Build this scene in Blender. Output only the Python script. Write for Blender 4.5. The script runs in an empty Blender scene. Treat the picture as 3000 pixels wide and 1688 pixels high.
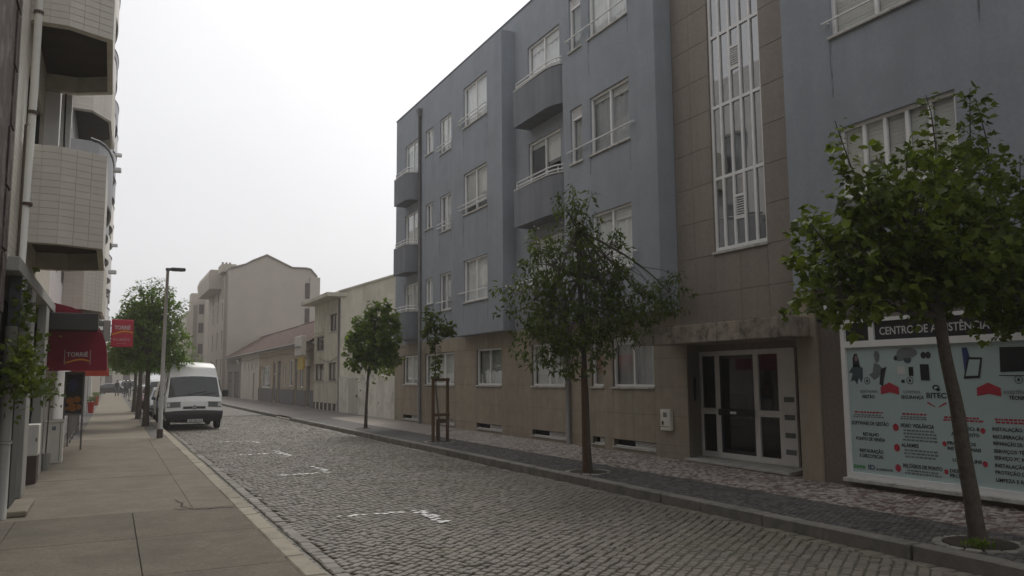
import bpy, bmesh, math, random
import numpy as np
from mathutils import Vector, Matrix, noise as mnoise

R = math.radians
random.seed(7)
rng = np.random.default_rng(11)
S = bpy.context.scene
COL = S.collection

# ------------------------------------------------------------------ camera
FPX, PITCH, YAW, ROLL = 2350.0, 0.11128, 0.461895, -0.008
cam_d = bpy.data.cameras.new('camera'); cam = bpy.data.objects.new('camera', cam_d); COL.objects.link(cam)
cam_d.sensor_width = 36.0; cam_d.lens = FPX / 3000.0 * 36.0
cam_d.clip_start = 0.05; cam_d.clip_end = 3000.0
def _cam_matrix():
    p, a = PITCH, YAW
    fw = Vector((math.sin(a) * math.cos(p), math.cos(a) * math.cos(p), math.sin(p)))
    rt = Vector((math.cos(a), -math.sin(a), 0)); up = rt.cross(fw)
    cr, sr = math.cos(ROLL), math.sin(ROLL)
    r = rt * cr + up * sr; u = up * cr - rt * sr
    return Matrix(((r.x, u.x, -fw.x, 0), (r.y, u.y, -fw.y, 0), (r.z, u.z, -fw.z, 1.77), (0, 0, 0, 1)))
cam.matrix_world = _cam_matrix()
S.camera = cam

# ------------------------------------------------------------------ world, sun, exposure
SUN_EL, SUN_AZ = R(46), R(25)          # azimuth clockwise from +Y
w = bpy.data.worlds.new('World'); S.world = w; w.use_nodes = True
nt = w.node_tree; nt.nodes.clear()
out = nt.nodes.new('ShaderNodeOutputWorld'); bg = nt.nodes.new('ShaderNodeBackground')
sky = nt.nodes.new('ShaderNodeTexSky'); sky.sky_type = 'NISHITA'; sky.sun_disc = False
sky.sun_elevation = SUN_EL; sky.sun_rotation = SUN_AZ; sky.dust_density = 6.0; sky.air_density = 1.5
hs = nt.nodes.new('ShaderNodeHueSaturation'); hs.inputs['Saturation'].default_value = 0.15
mx = nt.nodes.new('ShaderNodeMix'); mx.data_type = 'RGBA'; mx.inputs[0].default_value = 0.75
mx.inputs[7].default_value = (9.6, 9.55, 9.95, 1)
tc = nt.nodes.new('ShaderNodeTexCoord'); cn_ = nt.nodes.new('ShaderNodeTexNoise'); cn_.inputs['Scale'].default_value = 2.2; cn_.inputs['Detail'].default_value = 6
nt.links.new(tc.outputs['Generated'], cn_.inputs['Vector'])
cmr = nt.nodes.new('ShaderNodeMapRange'); cmr.inputs[1].default_value = 0.3; cmr.inputs[2].default_value = 0.7; cmr.inputs[3].default_value = 0.93; cmr.inputs[4].default_value = 1.05
nt.links.new(cn_.outputs['Fac'], cmr.inputs[0])
cvm = nt.nodes.new('ShaderNodeVectorMath'); cvm.operation = 'SCALE'; cvm.inputs[0].default_value = (8.0, 8.05, 8.35); nt.links.new(cmr.outputs[0], cvm.inputs['Scale']); nt.links.new(cvm.outputs[0], mx.inputs[7])
nt.links.new(sky.outputs[0], hs.inputs['Color']); nt.links.new(hs.outputs[0], mx.inputs[6])
nt.links.new(mx.outputs[2], bg.inputs['Color']); bg.inputs['Strength'].default_value = 0.10
nt.links.new(bg.outputs[0], out.inputs['Surface'])
sd = bpy.data.lights.new('sun', 'SUN'); sd.energy = 1.15; sd.angle = R(25); sd.color = (1.0, 0.95, 0.87)
sun = bpy.data.objects.new('sun', sd); COL.objects.link(sun)
_sdir = Vector((math.sin(SUN_AZ) * math.cos(SUN_EL), math.cos(SUN_AZ) * math.cos(SUN_EL), math.sin(SUN_EL)))
sun.rotation_euler = _sdir.to_track_quat('Z', 'Y').to_euler(); sun.location = (20, 10, 40)
S.view_settings.view_transform = 'Standard'; S.view_settings.look = 'None'
S.view_settings.exposure = 0.12; S.view_settings.gamma = 1.0; S.view_settings.use_curve_mapping = False
S.render.engine = 'CYCLES'
S.cycles.use_denoising = True
S.cycles.max_bounces = 6; S.cycles.diffuse_bounces = 3; S.cycles.glossy_bounces = 3
S.cycles.transparent_max_bounces = 12; S.cycles.volume_bounces = 1
S.cycles.sample_clamp_indirect = 4.0

# ------------------------------------------------------------------ materials
MATS = {}
def mat(name, col, rough=0.8, var=0.15, scale=3.0, island=0.0, bump=0.0, bscale=40.0, streak=0.0, metal=0.0, spec=0.5,
        stain=None, stain_scale=1.2, stain_amt=0.5, detail=6.0, fine=0.0, fscale=45.0):
    """procedural principled material; noise tint, optional per-piece random tint, vertical streaks and blotchy stains"""
    if name in MATS: return MATS[name]
    m = bpy.data.materials.new(name); m.use_nodes = True; n = m.node_tree; L = n.links
    b = n.nodes['Principled BSDF']
    b.inputs['Roughness'].default_value = rough; b.inputs['Metallic'].default_value = metal
    b.inputs['Specular IOR Level'].default_value = spec
    geo = n.nodes.new('ShaderNodeNewGeometry')
    nz = n.nodes.new('ShaderNodeTexNoise'); nz.inputs['Scale'].default_value = scale
    nz.inputs['Detail'].default_value = detail; nz.inputs['Roughness'].default_value = 0.6
    L.new(geo.outputs['Position'], nz.inputs['Vector'])
    mr = n.nodes.new('ShaderNodeMapRange'); mr.inputs[1].default_value = 0.25; mr.inputs[2].default_value = 0.75
    mr.inputs[3].default_value = 1 - var; mr.inputs[4].default_value = 1 + var
    L.new(nz.outputs['Fac'], mr.inputs[0])
    val = mr.outputs[0]
    if island:
        oi = n.nodes.new('ShaderNodeObjectInfo')
        ad = n.nodes.new('ShaderNodeMath'); ad.operation = 'ADD'
        L.new(geo.outputs['Random Per Island'], ad.inputs[0]); L.new(oi.outputs['Random'], ad.inputs[1])
        fr = n.nodes.new('ShaderNodeMath'); fr.operation = 'FRACT'; L.new(ad.outputs[0], fr.inputs[0])
        m2 = n.nodes.new('ShaderNodeMapRange'); m2.inputs[3].default_value = 1 - island; m2.inputs[4].default_value = 1 + island
        L.new(fr.outputs[0], m2.inputs[0])
        mu = n.nodes.new('ShaderNodeMath'); mu.operation = 'MULTIPLY'; L.new(val, mu.inputs[0]); L.new(m2.outputs[0], mu.inputs[1])
        val = mu.outputs[0]
    if fine:
        nf = n.nodes.new('ShaderNodeTexNoise'); nf.inputs['Scale'].default_value = fscale; nf.inputs['Detail'].default_value = 3; nf.inputs['Roughness'].default_value = 0.7
        L.new(geo.outputs['Position'], nf.inputs['Vector'])
        mf = n.nodes.new('ShaderNodeMapRange'); mf.inputs[1].default_value = 0.3; mf.inputs[2].default_value = 0.7; mf.inputs[3].default_value = 1 - fine; mf.inputs[4].default_value = 1 + fine
        L.new(nf.outputs['Fac'], mf.inputs[0])
        mu = n.nodes.new('ShaderNodeMath'); mu.operation = 'MULTIPLY'; L.new(val, mu.inputs[0]); L.new(mf.outputs[0], mu.inputs[1])
        val = mu.outputs[0]
    if streak:
        mp = n.nodes.new('ShaderNodeMapping'); mp.inputs['Scale'].default_value = (2.2, 2.2, 0.16)
        L.new(geo.outputs['Position'], mp.inputs['Vector'])
        n2 = n.nodes.new('ShaderNodeTexNoise'); n2.inputs['Scale'].default_value = 1.6; n2.inputs['Detail'].default_value = 5
        L.new(mp.outputs[0], n2.inputs['Vector'])
        m3 = n.nodes.new('ShaderNodeMapRange'); m3.inputs[1].default_value = 0.35; m3.inputs[2].default_value = 0.7
        m3.inputs[3].default_value = 1.0; m3.inputs[4].default_value = 1 - streak
        L.new(n2.outputs['Fac'], m3.inputs[0])
        mu = n.nodes.new('ShaderNodeMath'); mu.operation = 'MULTIPLY'; L.new(val, mu.inputs[0]); L.new(m3.outputs[0], mu.inputs[1])
        val = mu.outputs[0]
    vm = n.nodes.new('ShaderNodeVectorMath'); vm.operation = 'SCALE'; vm.inputs[0].default_value = col[:3]
    L.new(val, vm.inputs['Scale'])
    c = vm.outputs[0]
    if stain:
        n4 = n.nodes.new('ShaderNodeTexNoise'); n4.inputs['Scale'].default_value = stain_scale; n4.inputs['Detail'].default_value = 8
        n4.inputs['Roughness'].default_value = 0.65
        L.new(geo.outputs['Position'], n4.inputs['Vector'])
        m4 = n.nodes.new('ShaderNodeMapRange'); m4.inputs[1].default_value = 0.48; m4.inputs[2].default_value = 0.68
        m4.inputs[3].default_value = 0; m4.inputs[4].default_value = stain_amt
        L.new(n4.outputs['Fac'], m4.inputs[0])
        mm = n.nodes.new('ShaderNodeMix'); mm.data_type = 'RGBA'; L.new(m4.outputs[0], mm.inputs[0])
        L.new(c, mm.inputs[6]); mm.inputs[7].default_value = (*stain, 1)
        c = mm.outputs[2]
    L.new(c, b.inputs['Base Color'])
    if bump:
        nb = n.nodes.new('ShaderNodeTexNoise'); nb.inputs['Scale'].default_value = bscale; nb.inputs['Detail'].default_value = 4
        L.new(geo.outputs['Position'], nb.inputs['Vector'])
        bp = n.nodes.new('ShaderNodeBump'); bp.inputs['Strength'].default_value = bump; bp.inputs['Distance'].default_value = 0.02
        L.new(nb.outputs['Fac'], bp.inputs['Height']); L.new(bp.outputs[0], b.inputs['Normal'])
    MATS[name] = m
    return m

def glass_mat(name, tint=(0.55, 0.6, 0.6), f0=0.05):
    if name in MATS: return MATS[name]
    m = bpy.data.materials.new(name); m.use_nodes = True; n = m.node_tree; L = n.links; n.nodes.clear()
    o = n.nodes.new('ShaderNodeOutputMaterial'); t = n.nodes.new('ShaderNodeBsdfTransparent'); g = n.nodes.new('ShaderNodeBsdfGlossy')
    t.inputs['Color'].default_value = (*tint, 1); g.inputs['Roughness'].default_value = 0.02
    geo = n.nodes.new('ShaderNodeNewGeometry')
    nz = n.nodes.new('ShaderNodeTexNoise'); nz.inputs['Scale'].default_value = 1.1; L.new(geo.outputs['Position'], nz.inputs['Vector'])
    bp = n.nodes.new('ShaderNodeBump'); bp.inputs['Strength'].default_value = 0.05; bp.inputs['Distance'].default_value = 0.05
    L.new(nz.outputs['Fac'], bp.inputs['Height']); L.new(bp.outputs[0], g.inputs['Normal'])
    dt = n.nodes.new('ShaderNodeVectorMath'); dt.operation = 'DOT_PRODUCT'; L.new(geo.outputs['Normal'], dt.inputs[0]); L.new(geo.outputs['Incoming'], dt.inputs[1])
    ab = n.nodes.new('ShaderNodeMath'); ab.operation = 'ABSOLUTE'; L.new(dt.outputs['Value'], ab.inputs[0])
    iv = n.nodes.new('ShaderNodeMath'); iv.operation = 'SUBTRACT'; iv.inputs[0].default_value = 1.0; L.new(ab.outputs[0], iv.inputs[1])
    pw = n.nodes.new('ShaderNodeMath'); pw.operation = 'POWER'; L.new(iv.outputs[0], pw.inputs[0]); pw.inputs[1].default_value = 5.0
    f = n.nodes.new('ShaderNodeMath'); f.operation = 'MULTIPLY_ADD'; L.new(pw.outputs[0], f.inputs[0]); f.inputs[1].default_value = 1 - f0; f.inputs[2].default_value = f0
    ms = n.nodes.new('ShaderNodeMixShader'); L.new(f.outputs[0], ms.inputs[0]); L.new(t.outputs[0], ms.inputs[1]); L.new(g.outputs[0], ms.inputs[2])
    L.new(ms.outputs[0], o.inputs['Surface']); MATS[name] = m
    return m

def leaf_mat(name, col, col2):
    if name in MATS: return MATS[name]
    m = bpy.data.materials.new(name); m.use_nodes = True; n = m.node_tree; L = n.links
    b = n.nodes['Principled BSDF']; o = n.nodes['Material Output']
    geo = n.nodes.new('ShaderNodeNewGeometry'); oi = n.nodes.new('ShaderNodeObjectInfo')
    ad = n.nodes.new('ShaderNodeMath'); ad.operation = 'ADD'; L.new(geo.outputs['Random Per Island'], ad.inputs[0]); L.new(oi.outputs['Random'], ad.inputs[1])
    fr = n.nodes.new('ShaderNodeMath'); fr.operation = 'FRACT'; L.new(ad.outputs[0], fr.inputs[0])
    nz = n.nodes.new('ShaderNodeTexNoise'); nz.inputs['Scale'].default_value = 1.6; L.new(geo.outputs['Position'], nz.inputs['Vector'])
    av = n.nodes.new('ShaderNodeMath'); av.operation = 'MULTIPLY_ADD'; L.new(fr.outputs[0], av.inputs[0]); av.inputs[1].default_value = 0.6
    s2 = n.nodes.new('ShaderNodeMapRange'); s2.inputs[1].default_value = 0.3; s2.inputs[2].default_value = 0.7; s2.inputs[3].default_value = 0; s2.inputs[4].default_value = 0.4
    L.new(nz.outputs['Fac'], s2.inputs[0]); L.new(s2.outputs[0], av.inputs[2])
    mm = n.nodes.new('ShaderNodeMix'); mm.data_type = 'RGBA'; L.new(av.outputs[0], mm.inputs[0])
    mm.inputs[6].default_value = (*col, 1); mm.inputs[7].default_value = (*col2, 1)
    L.new(mm.outputs[2], b.inputs['Base Color']); b.inputs['Roughness'].default_value = 0.5
    b.inputs['Specular IOR Level'].default_value = 0.35
    t = n.nodes.new('ShaderNodeBsdfTranslucent'); L.new(mm.outputs[2], t.inputs['Color'])
    ms = n.nodes.new('ShaderNodeMixShader'); ms.inputs[0].default_value = 0.5
    L.new(b.outputs[0], ms.inputs[1]); L.new(t.outputs[0], ms.inputs[2]); L.new(ms.outputs[0], o.inputs['Surface'])
    MATS[name] = m
    return m

M_BLUE = mat('blue_grey_render', (0.322, 0.348, 0.38), 0.9, 0.08, 1.1, streak=0.08, bump=0.12, bscale=60, stain=(0.27, 0.285, 0.305), stain_scale=0.9, stain_amt=0.6, fine=0.05, fscale=18.0)
M_BLUE_D = mat('dark_grey_render', (0.23, 0.242, 0.262), 0.9, 0.07, 2.5, streak=0.22, bump=0.12, bscale=60)
M_BEIGE = mat('beige_stone_panel', (0.365, 0.315, 0.24), 0.75, 0.12, 4.0, island=0.03, streak=0.2, bump=0.06, bscale=80)
M_GRAN = mat('brown_granite_panel', (0.285, 0.245, 0.203), 0.6, 0.13, 14.0, island=0.03, streak=0.15)
M_CANO = mat('weathered_canopy_stone', (0.34, 0.29, 0.23), 0.8, 0.22, 9.0, island=0.12, bump=0.2, bscale=30, stain=(0.06, 0.055, 0.045), stain_scale=5, stain_amt=0.8)
M_JOINT = mat('dark_joint_mortar', (0.165, 0.145, 0.118), 0.95, 0.2, 8.0)
M_WHITE = mat('white_aluminium', (0.86, 0.855, 0.83), 0.4, 0.06, 6.0)
M_SILL = mat('white_stone_sill', (0.55, 0.54, 0.50), 0.7, 0.12, 8.0, stain=(0.16, 0.15, 0.13), stain_scale=6, stain_amt=0.5)
M_SHUT = mat('ivory_shutter', (0.66, 0.65, 0.60), 0.6, 0.05, 4.0)
M_CURT = mat('pale_curtain', (0.82, 0.82, 0.79), 0.9, 0.10, 4.0)
M_CURT2 = mat('grey_curtain', (0.40, 0.41, 0.40), 0.9, 0.15, 3.0)
M_CURTW = mat('warm_curtain', (0.42, 0.36, 0.28), 0.9, 0.2, 3.0)
M_DARK = mat('dark_interior', (0.02, 0.02, 0.02), 0.9, 0.2, 3.0)
M_GLASS = glass_mat('window_glass', (0.95, 0.96, 0.96))
M_GLASSD = glass_mat('dark_glass', (0.35, 0.37, 0.36), 0.05)
M_STAIRG = glass_mat('stair_glass', (0.3, 0.3, 0.28), 0.36)
M_PIPE = mat('grey_drainpipe', (0.20, 0.19, 0.18), 0.5, 0.1, 6.0, streak=0.2)
M_ROOFF = mat('roof_membrane', (0.12, 0.115, 0.11), 0.9, 0.2, 1.0)
M_SETT = mat('granite_sett', (0.172, 0.152, 0.125), 0.6, 0.22, 1.6, island=0.2, bump=0.3, bscale=90,
             stain=(0.135, 0.13, 0.085), stain_scale=0.8, stain_amt=0.7, fine=0.15, fscale=60.0)
M_SETTJ = mat('sett_joint_soil', (0.085, 0.08, 0.06), 0.95, 0.3, 12.0, stain=(0.05, 0.07, 0.02), stain_scale=1.5, stain_amt=0.6)
M_KERBL = mat('pale_kerb_stone', (0.34, 0.305, 0.235), 0.85, 0.15, 8.0, island=0.14, bump=0.2, bscale=50, stain=(0.13, 0.12, 0.09), stain_scale=4, stain_amt=0.6)
M_KERBR = mat('grey_kerb_stone', (0.21, 0.195, 0.17), 0.85, 0.18, 8.0, island=0.12, bump=0.2, bscale=50, stain=(0.08, 0.085, 0.06), stain_scale=3, stain_amt=0.6)
M_SLAB = mat('worn_concrete_slab', (0.15, 0.128, 0.097), 0.9, 0.2, 3.0, island=0.04, bump=0.25, bscale=120, stain=(0.088, 0.077, 0.058), stain_scale=0.9, stain_amt=0.8, fine=0.28, fscale=38.0)
M_SLAB1 = mat('poured_concrete_slab', (0.19, 0.162, 0.123), 0.9, 0.18, 3.0, island=0.05, bump=0.25, bscale=120, stain=(0.135, 0.118, 0.09), stain_scale=0.9, stain_amt=0.75, fine=0.22, fscale=38.0)
M_SLAB2 = mat('pale_paving_slab', (0.26, 0.225, 0.172), 0.9, 0.10, 5.0, island=0.06, stain=(0.16, 0.145, 0.12), stain_scale=1.0, stain_amt=0.5)
M_DKPAVE = mat('dark_basalt_mosaic', (0.115, 0.108, 0.102), 0.8, 0.2, 12.0, island=0.35, bump=0.2, bscale=90)
M_LTPAVE = mat('limestone_mosaic', (0.42, 0.375, 0.335), 0.75, 0.2, 9.0, island=0.28, bump=0.2, bscale=90, stain=(0.16, 0.14, 0.11), stain_scale=1.2, stain_amt=0.5)
M_PINK = mat('pink_mosaic', (0.20, 0.142, 0.128), 0.75, 0.2, 9.0, island=0.25)
M_PAINT = mat('road_paint', (0.84, 0.83, 0.80), 0.7, 0.2, 25.0)
M_TILE = mat('beige_facade_tile', (0.72, 0.675, 0.585), 0.5, 0.05, 3.0, island=0.03, streak=0.08)
M_GROUT = mat('tile_grout', (0.60, 0.555, 0.47), 0.9, 0.15, 6.0)
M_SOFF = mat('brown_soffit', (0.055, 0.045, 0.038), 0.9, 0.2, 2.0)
M_OLD = mat('peeling_brown_render', (0.095, 0.062, 0.056), 0.9, 0.3, 5.0, bump=0.5, bscale=25, streak=0.4, stain=(0.30, 0.27, 0.25), stain_scale=3.5, stain_amt=0.55)
M_LWHITE = mat('offwhite_left_wall', (0.78, 0.76, 0.74), 0.8, 0.07, 2.0, streak=0.12)
M_LGREY = mat('light_grey_parapet', (0.45, 0.45, 0.46), 0.8, 0.06, 2.0, streak=0.12)
M_POST = mat('grey_shop_post', (0.36, 0.35, 0.32), 0.6, 0.08, 5.0)
M_TEAL = mat('dark_teal_panel', (0.045, 0.052, 0.052), 0.5, 0.15, 5.0)
M_RED = mat('red_awning_fabric', (0.25, 0.010, 0.030), 0.8, 0.12, 5.0)
M_REDS = mat('red_sign_face', (0.52, 0.022, 0.055), 0.4, 0.04, 3.0)
M_ORANGE = mat('orange_red_awning', (0.42, 0.05, 0.02), 0.8, 0.1, 5.0)
M_YEL = mat('yellow_orange_print', (0.75, 0.33, 0.02), 0.5, 0.04, 3.0)
M_CREAM = mat('cream_render', (0.66, 0.61, 0.49), 0.9, 0.08, 2.0, streak=0.22, stain=(0.38, 0.345, 0.265), stain_scale=0.9, stain_amt=0.5)
M_GARDEN = mat('whitewashed_wall', (0.80, 0.775, 0.69), 0.9, 0.08, 3.0, streak=0.22, stain=(0.25, 0.24, 0.18), stain_scale=1.8, stain_amt=0.5)
M_ROWW = mat('white_row_render', (0.70, 0.66, 0.58), 0.9, 0.08, 2.0, streak=0.2)
M_ROWB = mat('buff_row_render', (0.52, 0.44, 0.335), 0.9, 0.08, 2.0, streak=0.2)
M_ROWG = mat('grey_row_render', (0.30, 0.28, 0.255), 0.9, 0.08, 2.0, streak=0.2)
M_PLINTH = mat('grey_plinth', (0.20, 0.19, 0.185), 0.9, 0.12, 4.0)
M_RTILE = mat('old_red_roof_tile', (0.125, 0.075, 0.058), 0.9, 0.2, 6.0, island=0.25, stain=(0.07, 0.05, 0.04), stain_scale=2, stain_amt=0.5)
M_FARB = mat('far_beige_render', (0.44, 0.395, 0.335), 0.9, 0.08, 0.5, stain=(0.37, 0.33, 0.28), stain_scale=0.16, stain_amt=0.5)
M_FARD = mat('far_brown_strip', (0.25, 0.21, 0.17), 0.9, 0.08, 0.6)
M_WIND = mat('brown_window_frame', (0.07, 0.05, 0.04), 0.6, 0.1, 5.0)
M_TRUNK = mat('grey_brown_bark', (0.095, 0.080, 0.062), 0.95, 0.3, 14.0, bump=0.6, bscale=45)
M_STAKE = mat('weathered_wood_stake', (0.13, 0.07, 0.035), 0.85, 0.25, 10.0, streak=0.3)
M_SOIL = mat('tree_pit_soil', (0.045, 0.035, 0.025), 0.95, 0.3, 10.0)
M_PITST = mat('white_pit_stone', (0.30, 0.285, 0.245), 0.85, 0.2, 9.0, island=0.25)
M_LAMP = mat('grey_lamp_metal', (0.48, 0.475, 0.44), 0.5, 0.06, 4.0)
M_LAMPD = mat('dark_lamp_head', (0.11, 0.115, 0.12), 0.5, 0.06, 4.0)
M_VAN = mat('white_van_paint', (0.86, 0.86, 0.83), 0.3, 0.04, 2.0, stain=(0.7, 0.69, 0.63), stain_scale=2.0, stain_amt=0.4)
M_BUMP = mat('dark_bumper_plastic', (0.028, 0.028, 0.03), 0.6, 0.1, 6.0)
M_TYRE = mat('tyre_rubber', (0.018, 0.018, 0.018), 0.85, 0.1, 6.0)
M_RIM = mat('steel_rim', (0.30, 0.30, 0.30), 0.4, 0.08, 6.0, metal=0.6)
M_HEAD = mat('headlight_glass', (0.16, 0.165, 0.17), 0.1, 0.5, 30.0)
M_PLATE = mat('plate_white', (0.62, 0.62, 0.60), 0.4, 0.03, 5.0)
M_BLACK = mat('black_print', (0.022, 0.022, 0.024), 0.6, 0.05, 5.0)
M_CARGL = mat('car_glass', (0.022, 0.026, 0.028), 0.04, 0.1, 2.0, spec=0.7)
M_CAB = mat('pale_cabinet', (0.80, 0.775, 0.70), 0.6, 0.06, 4.0, streak=0.12)
M_BROWNB = mat('brown_box_base', (0.10, 0.072, 0.058), 0.8, 0.15, 6.0)
M_POT = mat('red_plastic_pot', (0.50, 0.035, 0.02), 0.4, 0.05, 4.0)
M_POTT = mat('terracotta_pot', (0.38, 0.10, 0.035), 0.6, 0.08, 4.0)
M_LEAF1 = leaf_mat('broad_leaf', (0.034, 0.060, 0.009), (0.175, 0.225, 0.024))
M_LEAF2 = leaf_mat('ash_leaf', (0.034, 0.060, 0.012), (0.15, 0.195, 0.028))
M_LEAF3 = leaf_mat('bright_leaf', (0.06, 0.115, 0.012), (0.22, 0.31, 0.035))
M_LEAFL = leaf_mat('far_tree_leaf', (0.06, 0.125, 0.015), (0.21, 0.32, 0.04))
M_LEAFY = leaf_mat('yellow_leaf', (0.22, 0.13, 0.012), (0.30, 0.20, 0.02))
M_SKIN = mat('skin', (0.36, 0.22, 0.16), 0.6, 0.03, 4.0)
M_DCLOTH = mat('dark_clothing', (0.03, 0.03, 0.036), 0.9, 0.1, 5.0)
M_GCLOTH = mat('grey_clothing', (0.06, 0.062, 0.075), 0.9, 0.1, 5.0)
M_HAIR = mat('dark_hair', (0.02, 0.015, 0.012), 0.7, 0.05, 5.0)
M_POSTER = mat('pale_green_poster', (0.44, 0.555, 0.54), 0.25, 0.04, 1.5)
M_PRED = mat('poster_red', (0.42, 0.03, 0.055), 0.5, 0.04, 3.0)
M_PGREY = mat('poster_grey', (0.16, 0.18, 0.185), 0.5, 0.15, 6.0)
M_PTEAL = mat('poster_dark_teal', (0.05, 0.085, 0.09), 0.5, 0.1, 6.0)
M_PBLUE = mat('poster_blue', (0.03, 0.05, 0.16), 0.5, 0.1, 6.0)
M_PGREEN = mat('poster_green', (0.06, 0.30, 0.10), 0.5, 0.05, 6.0)
M_SIGNTXT = mat('grey_white_letters', (0.62, 0.62, 0.60), 0.5, 0.03, 3.0)
M_SIGNBG = mat('black_fascia_panel', (0.016, 0.016, 0.02), 0.35, 0.05, 3.0)
M_YSIGN = mat('yellow_sign', (0.52, 0.36, 0.06), 0.6, 0.06, 3.0)
M_HINT = mat('violet_grey_print', (0.22, 0.18, 0.22), 0.6, 0.05, 3.0)
M_LAND = mat('distant_ground', (0.11, 0.10, 0.085), 0.95, 0.2, 0.3)

def run_mat():
    m = bpy.data.materials.new('rain_dirt_run'); m.use_nodes = True; n = m.node_tree; L = n.links; b = n.nodes['Principled BSDF']; b.inputs['Roughness'].default_value = 0.95
    b.inputs['Base Color'].default_value = (0.10, 0.10, 0.095, 1)
    geo = n.nodes.new('ShaderNodeNewGeometry'); mp = n.nodes.new('ShaderNodeMapping'); mp.inputs['Scale'].default_value = (20, 20, 2.5); L.new(geo.outputs['Position'], mp.inputs['Vector'])
    nz = n.nodes.new('ShaderNodeTexNoise'); nz.inputs['Scale'].default_value = 1.5; L.new(mp.outputs[0], nz.inputs['Vector'])
    mr = n.nodes.new('ShaderNodeMapRange'); mr.inputs[1].default_value = 0.35; mr.inputs[2].default_value = 0.75; mr.inputs[3].default_value = 0.0; mr.inputs[4].default_value = 0.5
    L.new(nz.outputs['Fac'], mr.inputs[0]); L.new(mr.outputs[0], b.inputs['Alpha']); return m
M_RUN = run_mat()

# ------------------------------------------------------------------ mesh helpers
class MB:
    def __init__(s): s.v = []; s.f = []; s.m = []
    def add(s, vs, fs, mi=0):
        o = len(s.v); s.v += [tuple(p) for p in vs]; s.f += [tuple(i + o for i in f) for f in fs]; s.m += [mi] * len(fs); return s
    def box(s, x0, x1, y0, y1, z0, z1, mi=0):
        vs = [(x0, y0, z0), (x1, y0, z0), (x1, y1, z0), (x0, y1, z0), (x0, y0, z1), (x1, y0, z1), (x1, y1, z1), (x0, y1, z1)]
        return s.add(vs, [(0, 3, 2, 1), (4, 5, 6, 7), (0, 1, 5, 4), (1, 2, 6, 5), (2, 3, 7, 6), (3, 0, 4, 7)], mi)
    def cbox(s, x0, x1, y0, y1, z0, z1, b=0.01, mi=0):      # chamfered box
        bm = bmesh.new(); bmesh.ops.create_cube(bm, size=1)
        for v in bm.verts: v.co = ((x0 + x1) / 2 + v.co.x * (x1 - x0), (y0 + y1) / 2 + v.co.y * (y1 - y0), (z0 + z1) / 2 + v.co.z * (z1 - z0))
        bmesh.ops.bevel(bm, geom=bm.edges[:], offset=b, segments=1, affect='EDGES')
        bm.verts.index_update(); s.add([v.co[:] for v in bm.verts], [[v.index for v in f.verts] for f in bm.faces], mi); bm.free(); return s
    def quad(s, a, b, c, d, mi=0): return s.add([a, b, c, d], [(0, 1, 2, 3)], mi)
    def tube(s, pts, rad, n=8, mi=0, cap=True):
        pts = [Vector(p) for p in pts]; k = len(pts)
        if not hasattr(rad, '__len__'): rad = [rad] * k
        vs = []; up = None
        for i, p in enumerate(pts):
            t = (pts[min(i + 1, k - 1)] - pts[max(i - 1, 0)]).normalized()
            if up is None:
                up = Vector((0, 0, 1)) if abs(t.z) < 0.9 else Vector((1, 0, 0))
            a = t.cross(up).normalized(); b = a.cross(t); up = b
            for j in range(n):
                th = 2 * math.pi * j / n
                vs.append(p + (a * math.cos(th) + b * math.sin(th)) * rad[i])
        fs = [(i * n + j, i * n + (j + 1) % n, (i + 1) * n + (j + 1) % n, (i + 1) * n + j) for i in range(k - 1) for j in range(n)]
        if cap: fs += [tuple(range(n)), tuple(range((k - 1) * n + n - 1, (k - 1) * n - 1, -1))]
        return s.add(vs, fs, mi)
    def prism(s, pts, d, mi=0):                             # polygon (3d) extruded by vector d
        n = len(pts); d = Vector(d); a = [Vector(p) for p in pts]; b = [p + d for p in a]
        return s.add(a + b, [tuple(range(n - 1, -1, -1)), tuple(range(n, 2 * n))] + [(i, (i + 1) % n, n + (i + 1) % n, n + i) for i in range(n)], mi)
    def lathe(s, prof, n=16, c=(0, 0, 0), mi=0):
        vs = [(c[0] + r * math.cos(2 * math.pi * j / n), c[1] + r * math.sin(2 * math.pi * j / n), c[2] + z) for r, z in prof for j in range(n)]
        fs = [(i * n + j, i * n + (j + 1) % n, (i + 1) * n + (j + 1) % n, (i + 1) * n + j) for i in range(len(prof) - 1) for j in range(n)]
        return s.add(vs, fs + [tuple(range(n - 1, -1, -1)), tuple(range((len(prof) - 1) * n, len(prof) * n))], mi)
    def mesh(s, name, mats, smooth=False):
        me = bpy.data.meshes.new(name); me.from_pydata(s.v, [], s.f)
        for m in (mats if isinstance(mats, (list, tuple)) else [mats]): me.materials.append(m)
        if any(s.m): me.polygons.foreach_set('material_index', s.m)
        if smooth: me.polygons.foreach_set('use_smooth', [True] * len(s.f))
        me.update(); return me
    def build(s, name, mats, parent=None, smooth=False, fix=False):
        me = s.mesh(name, mats, smooth)
        if fix:
            bm = bmesh.new(); bm.from_mesh(me); bmesh.ops.recalc_face_normals(bm, faces=bm.faces[:]); bm.to_mesh(me); bm.free()
        return link(name, me, parent)

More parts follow.
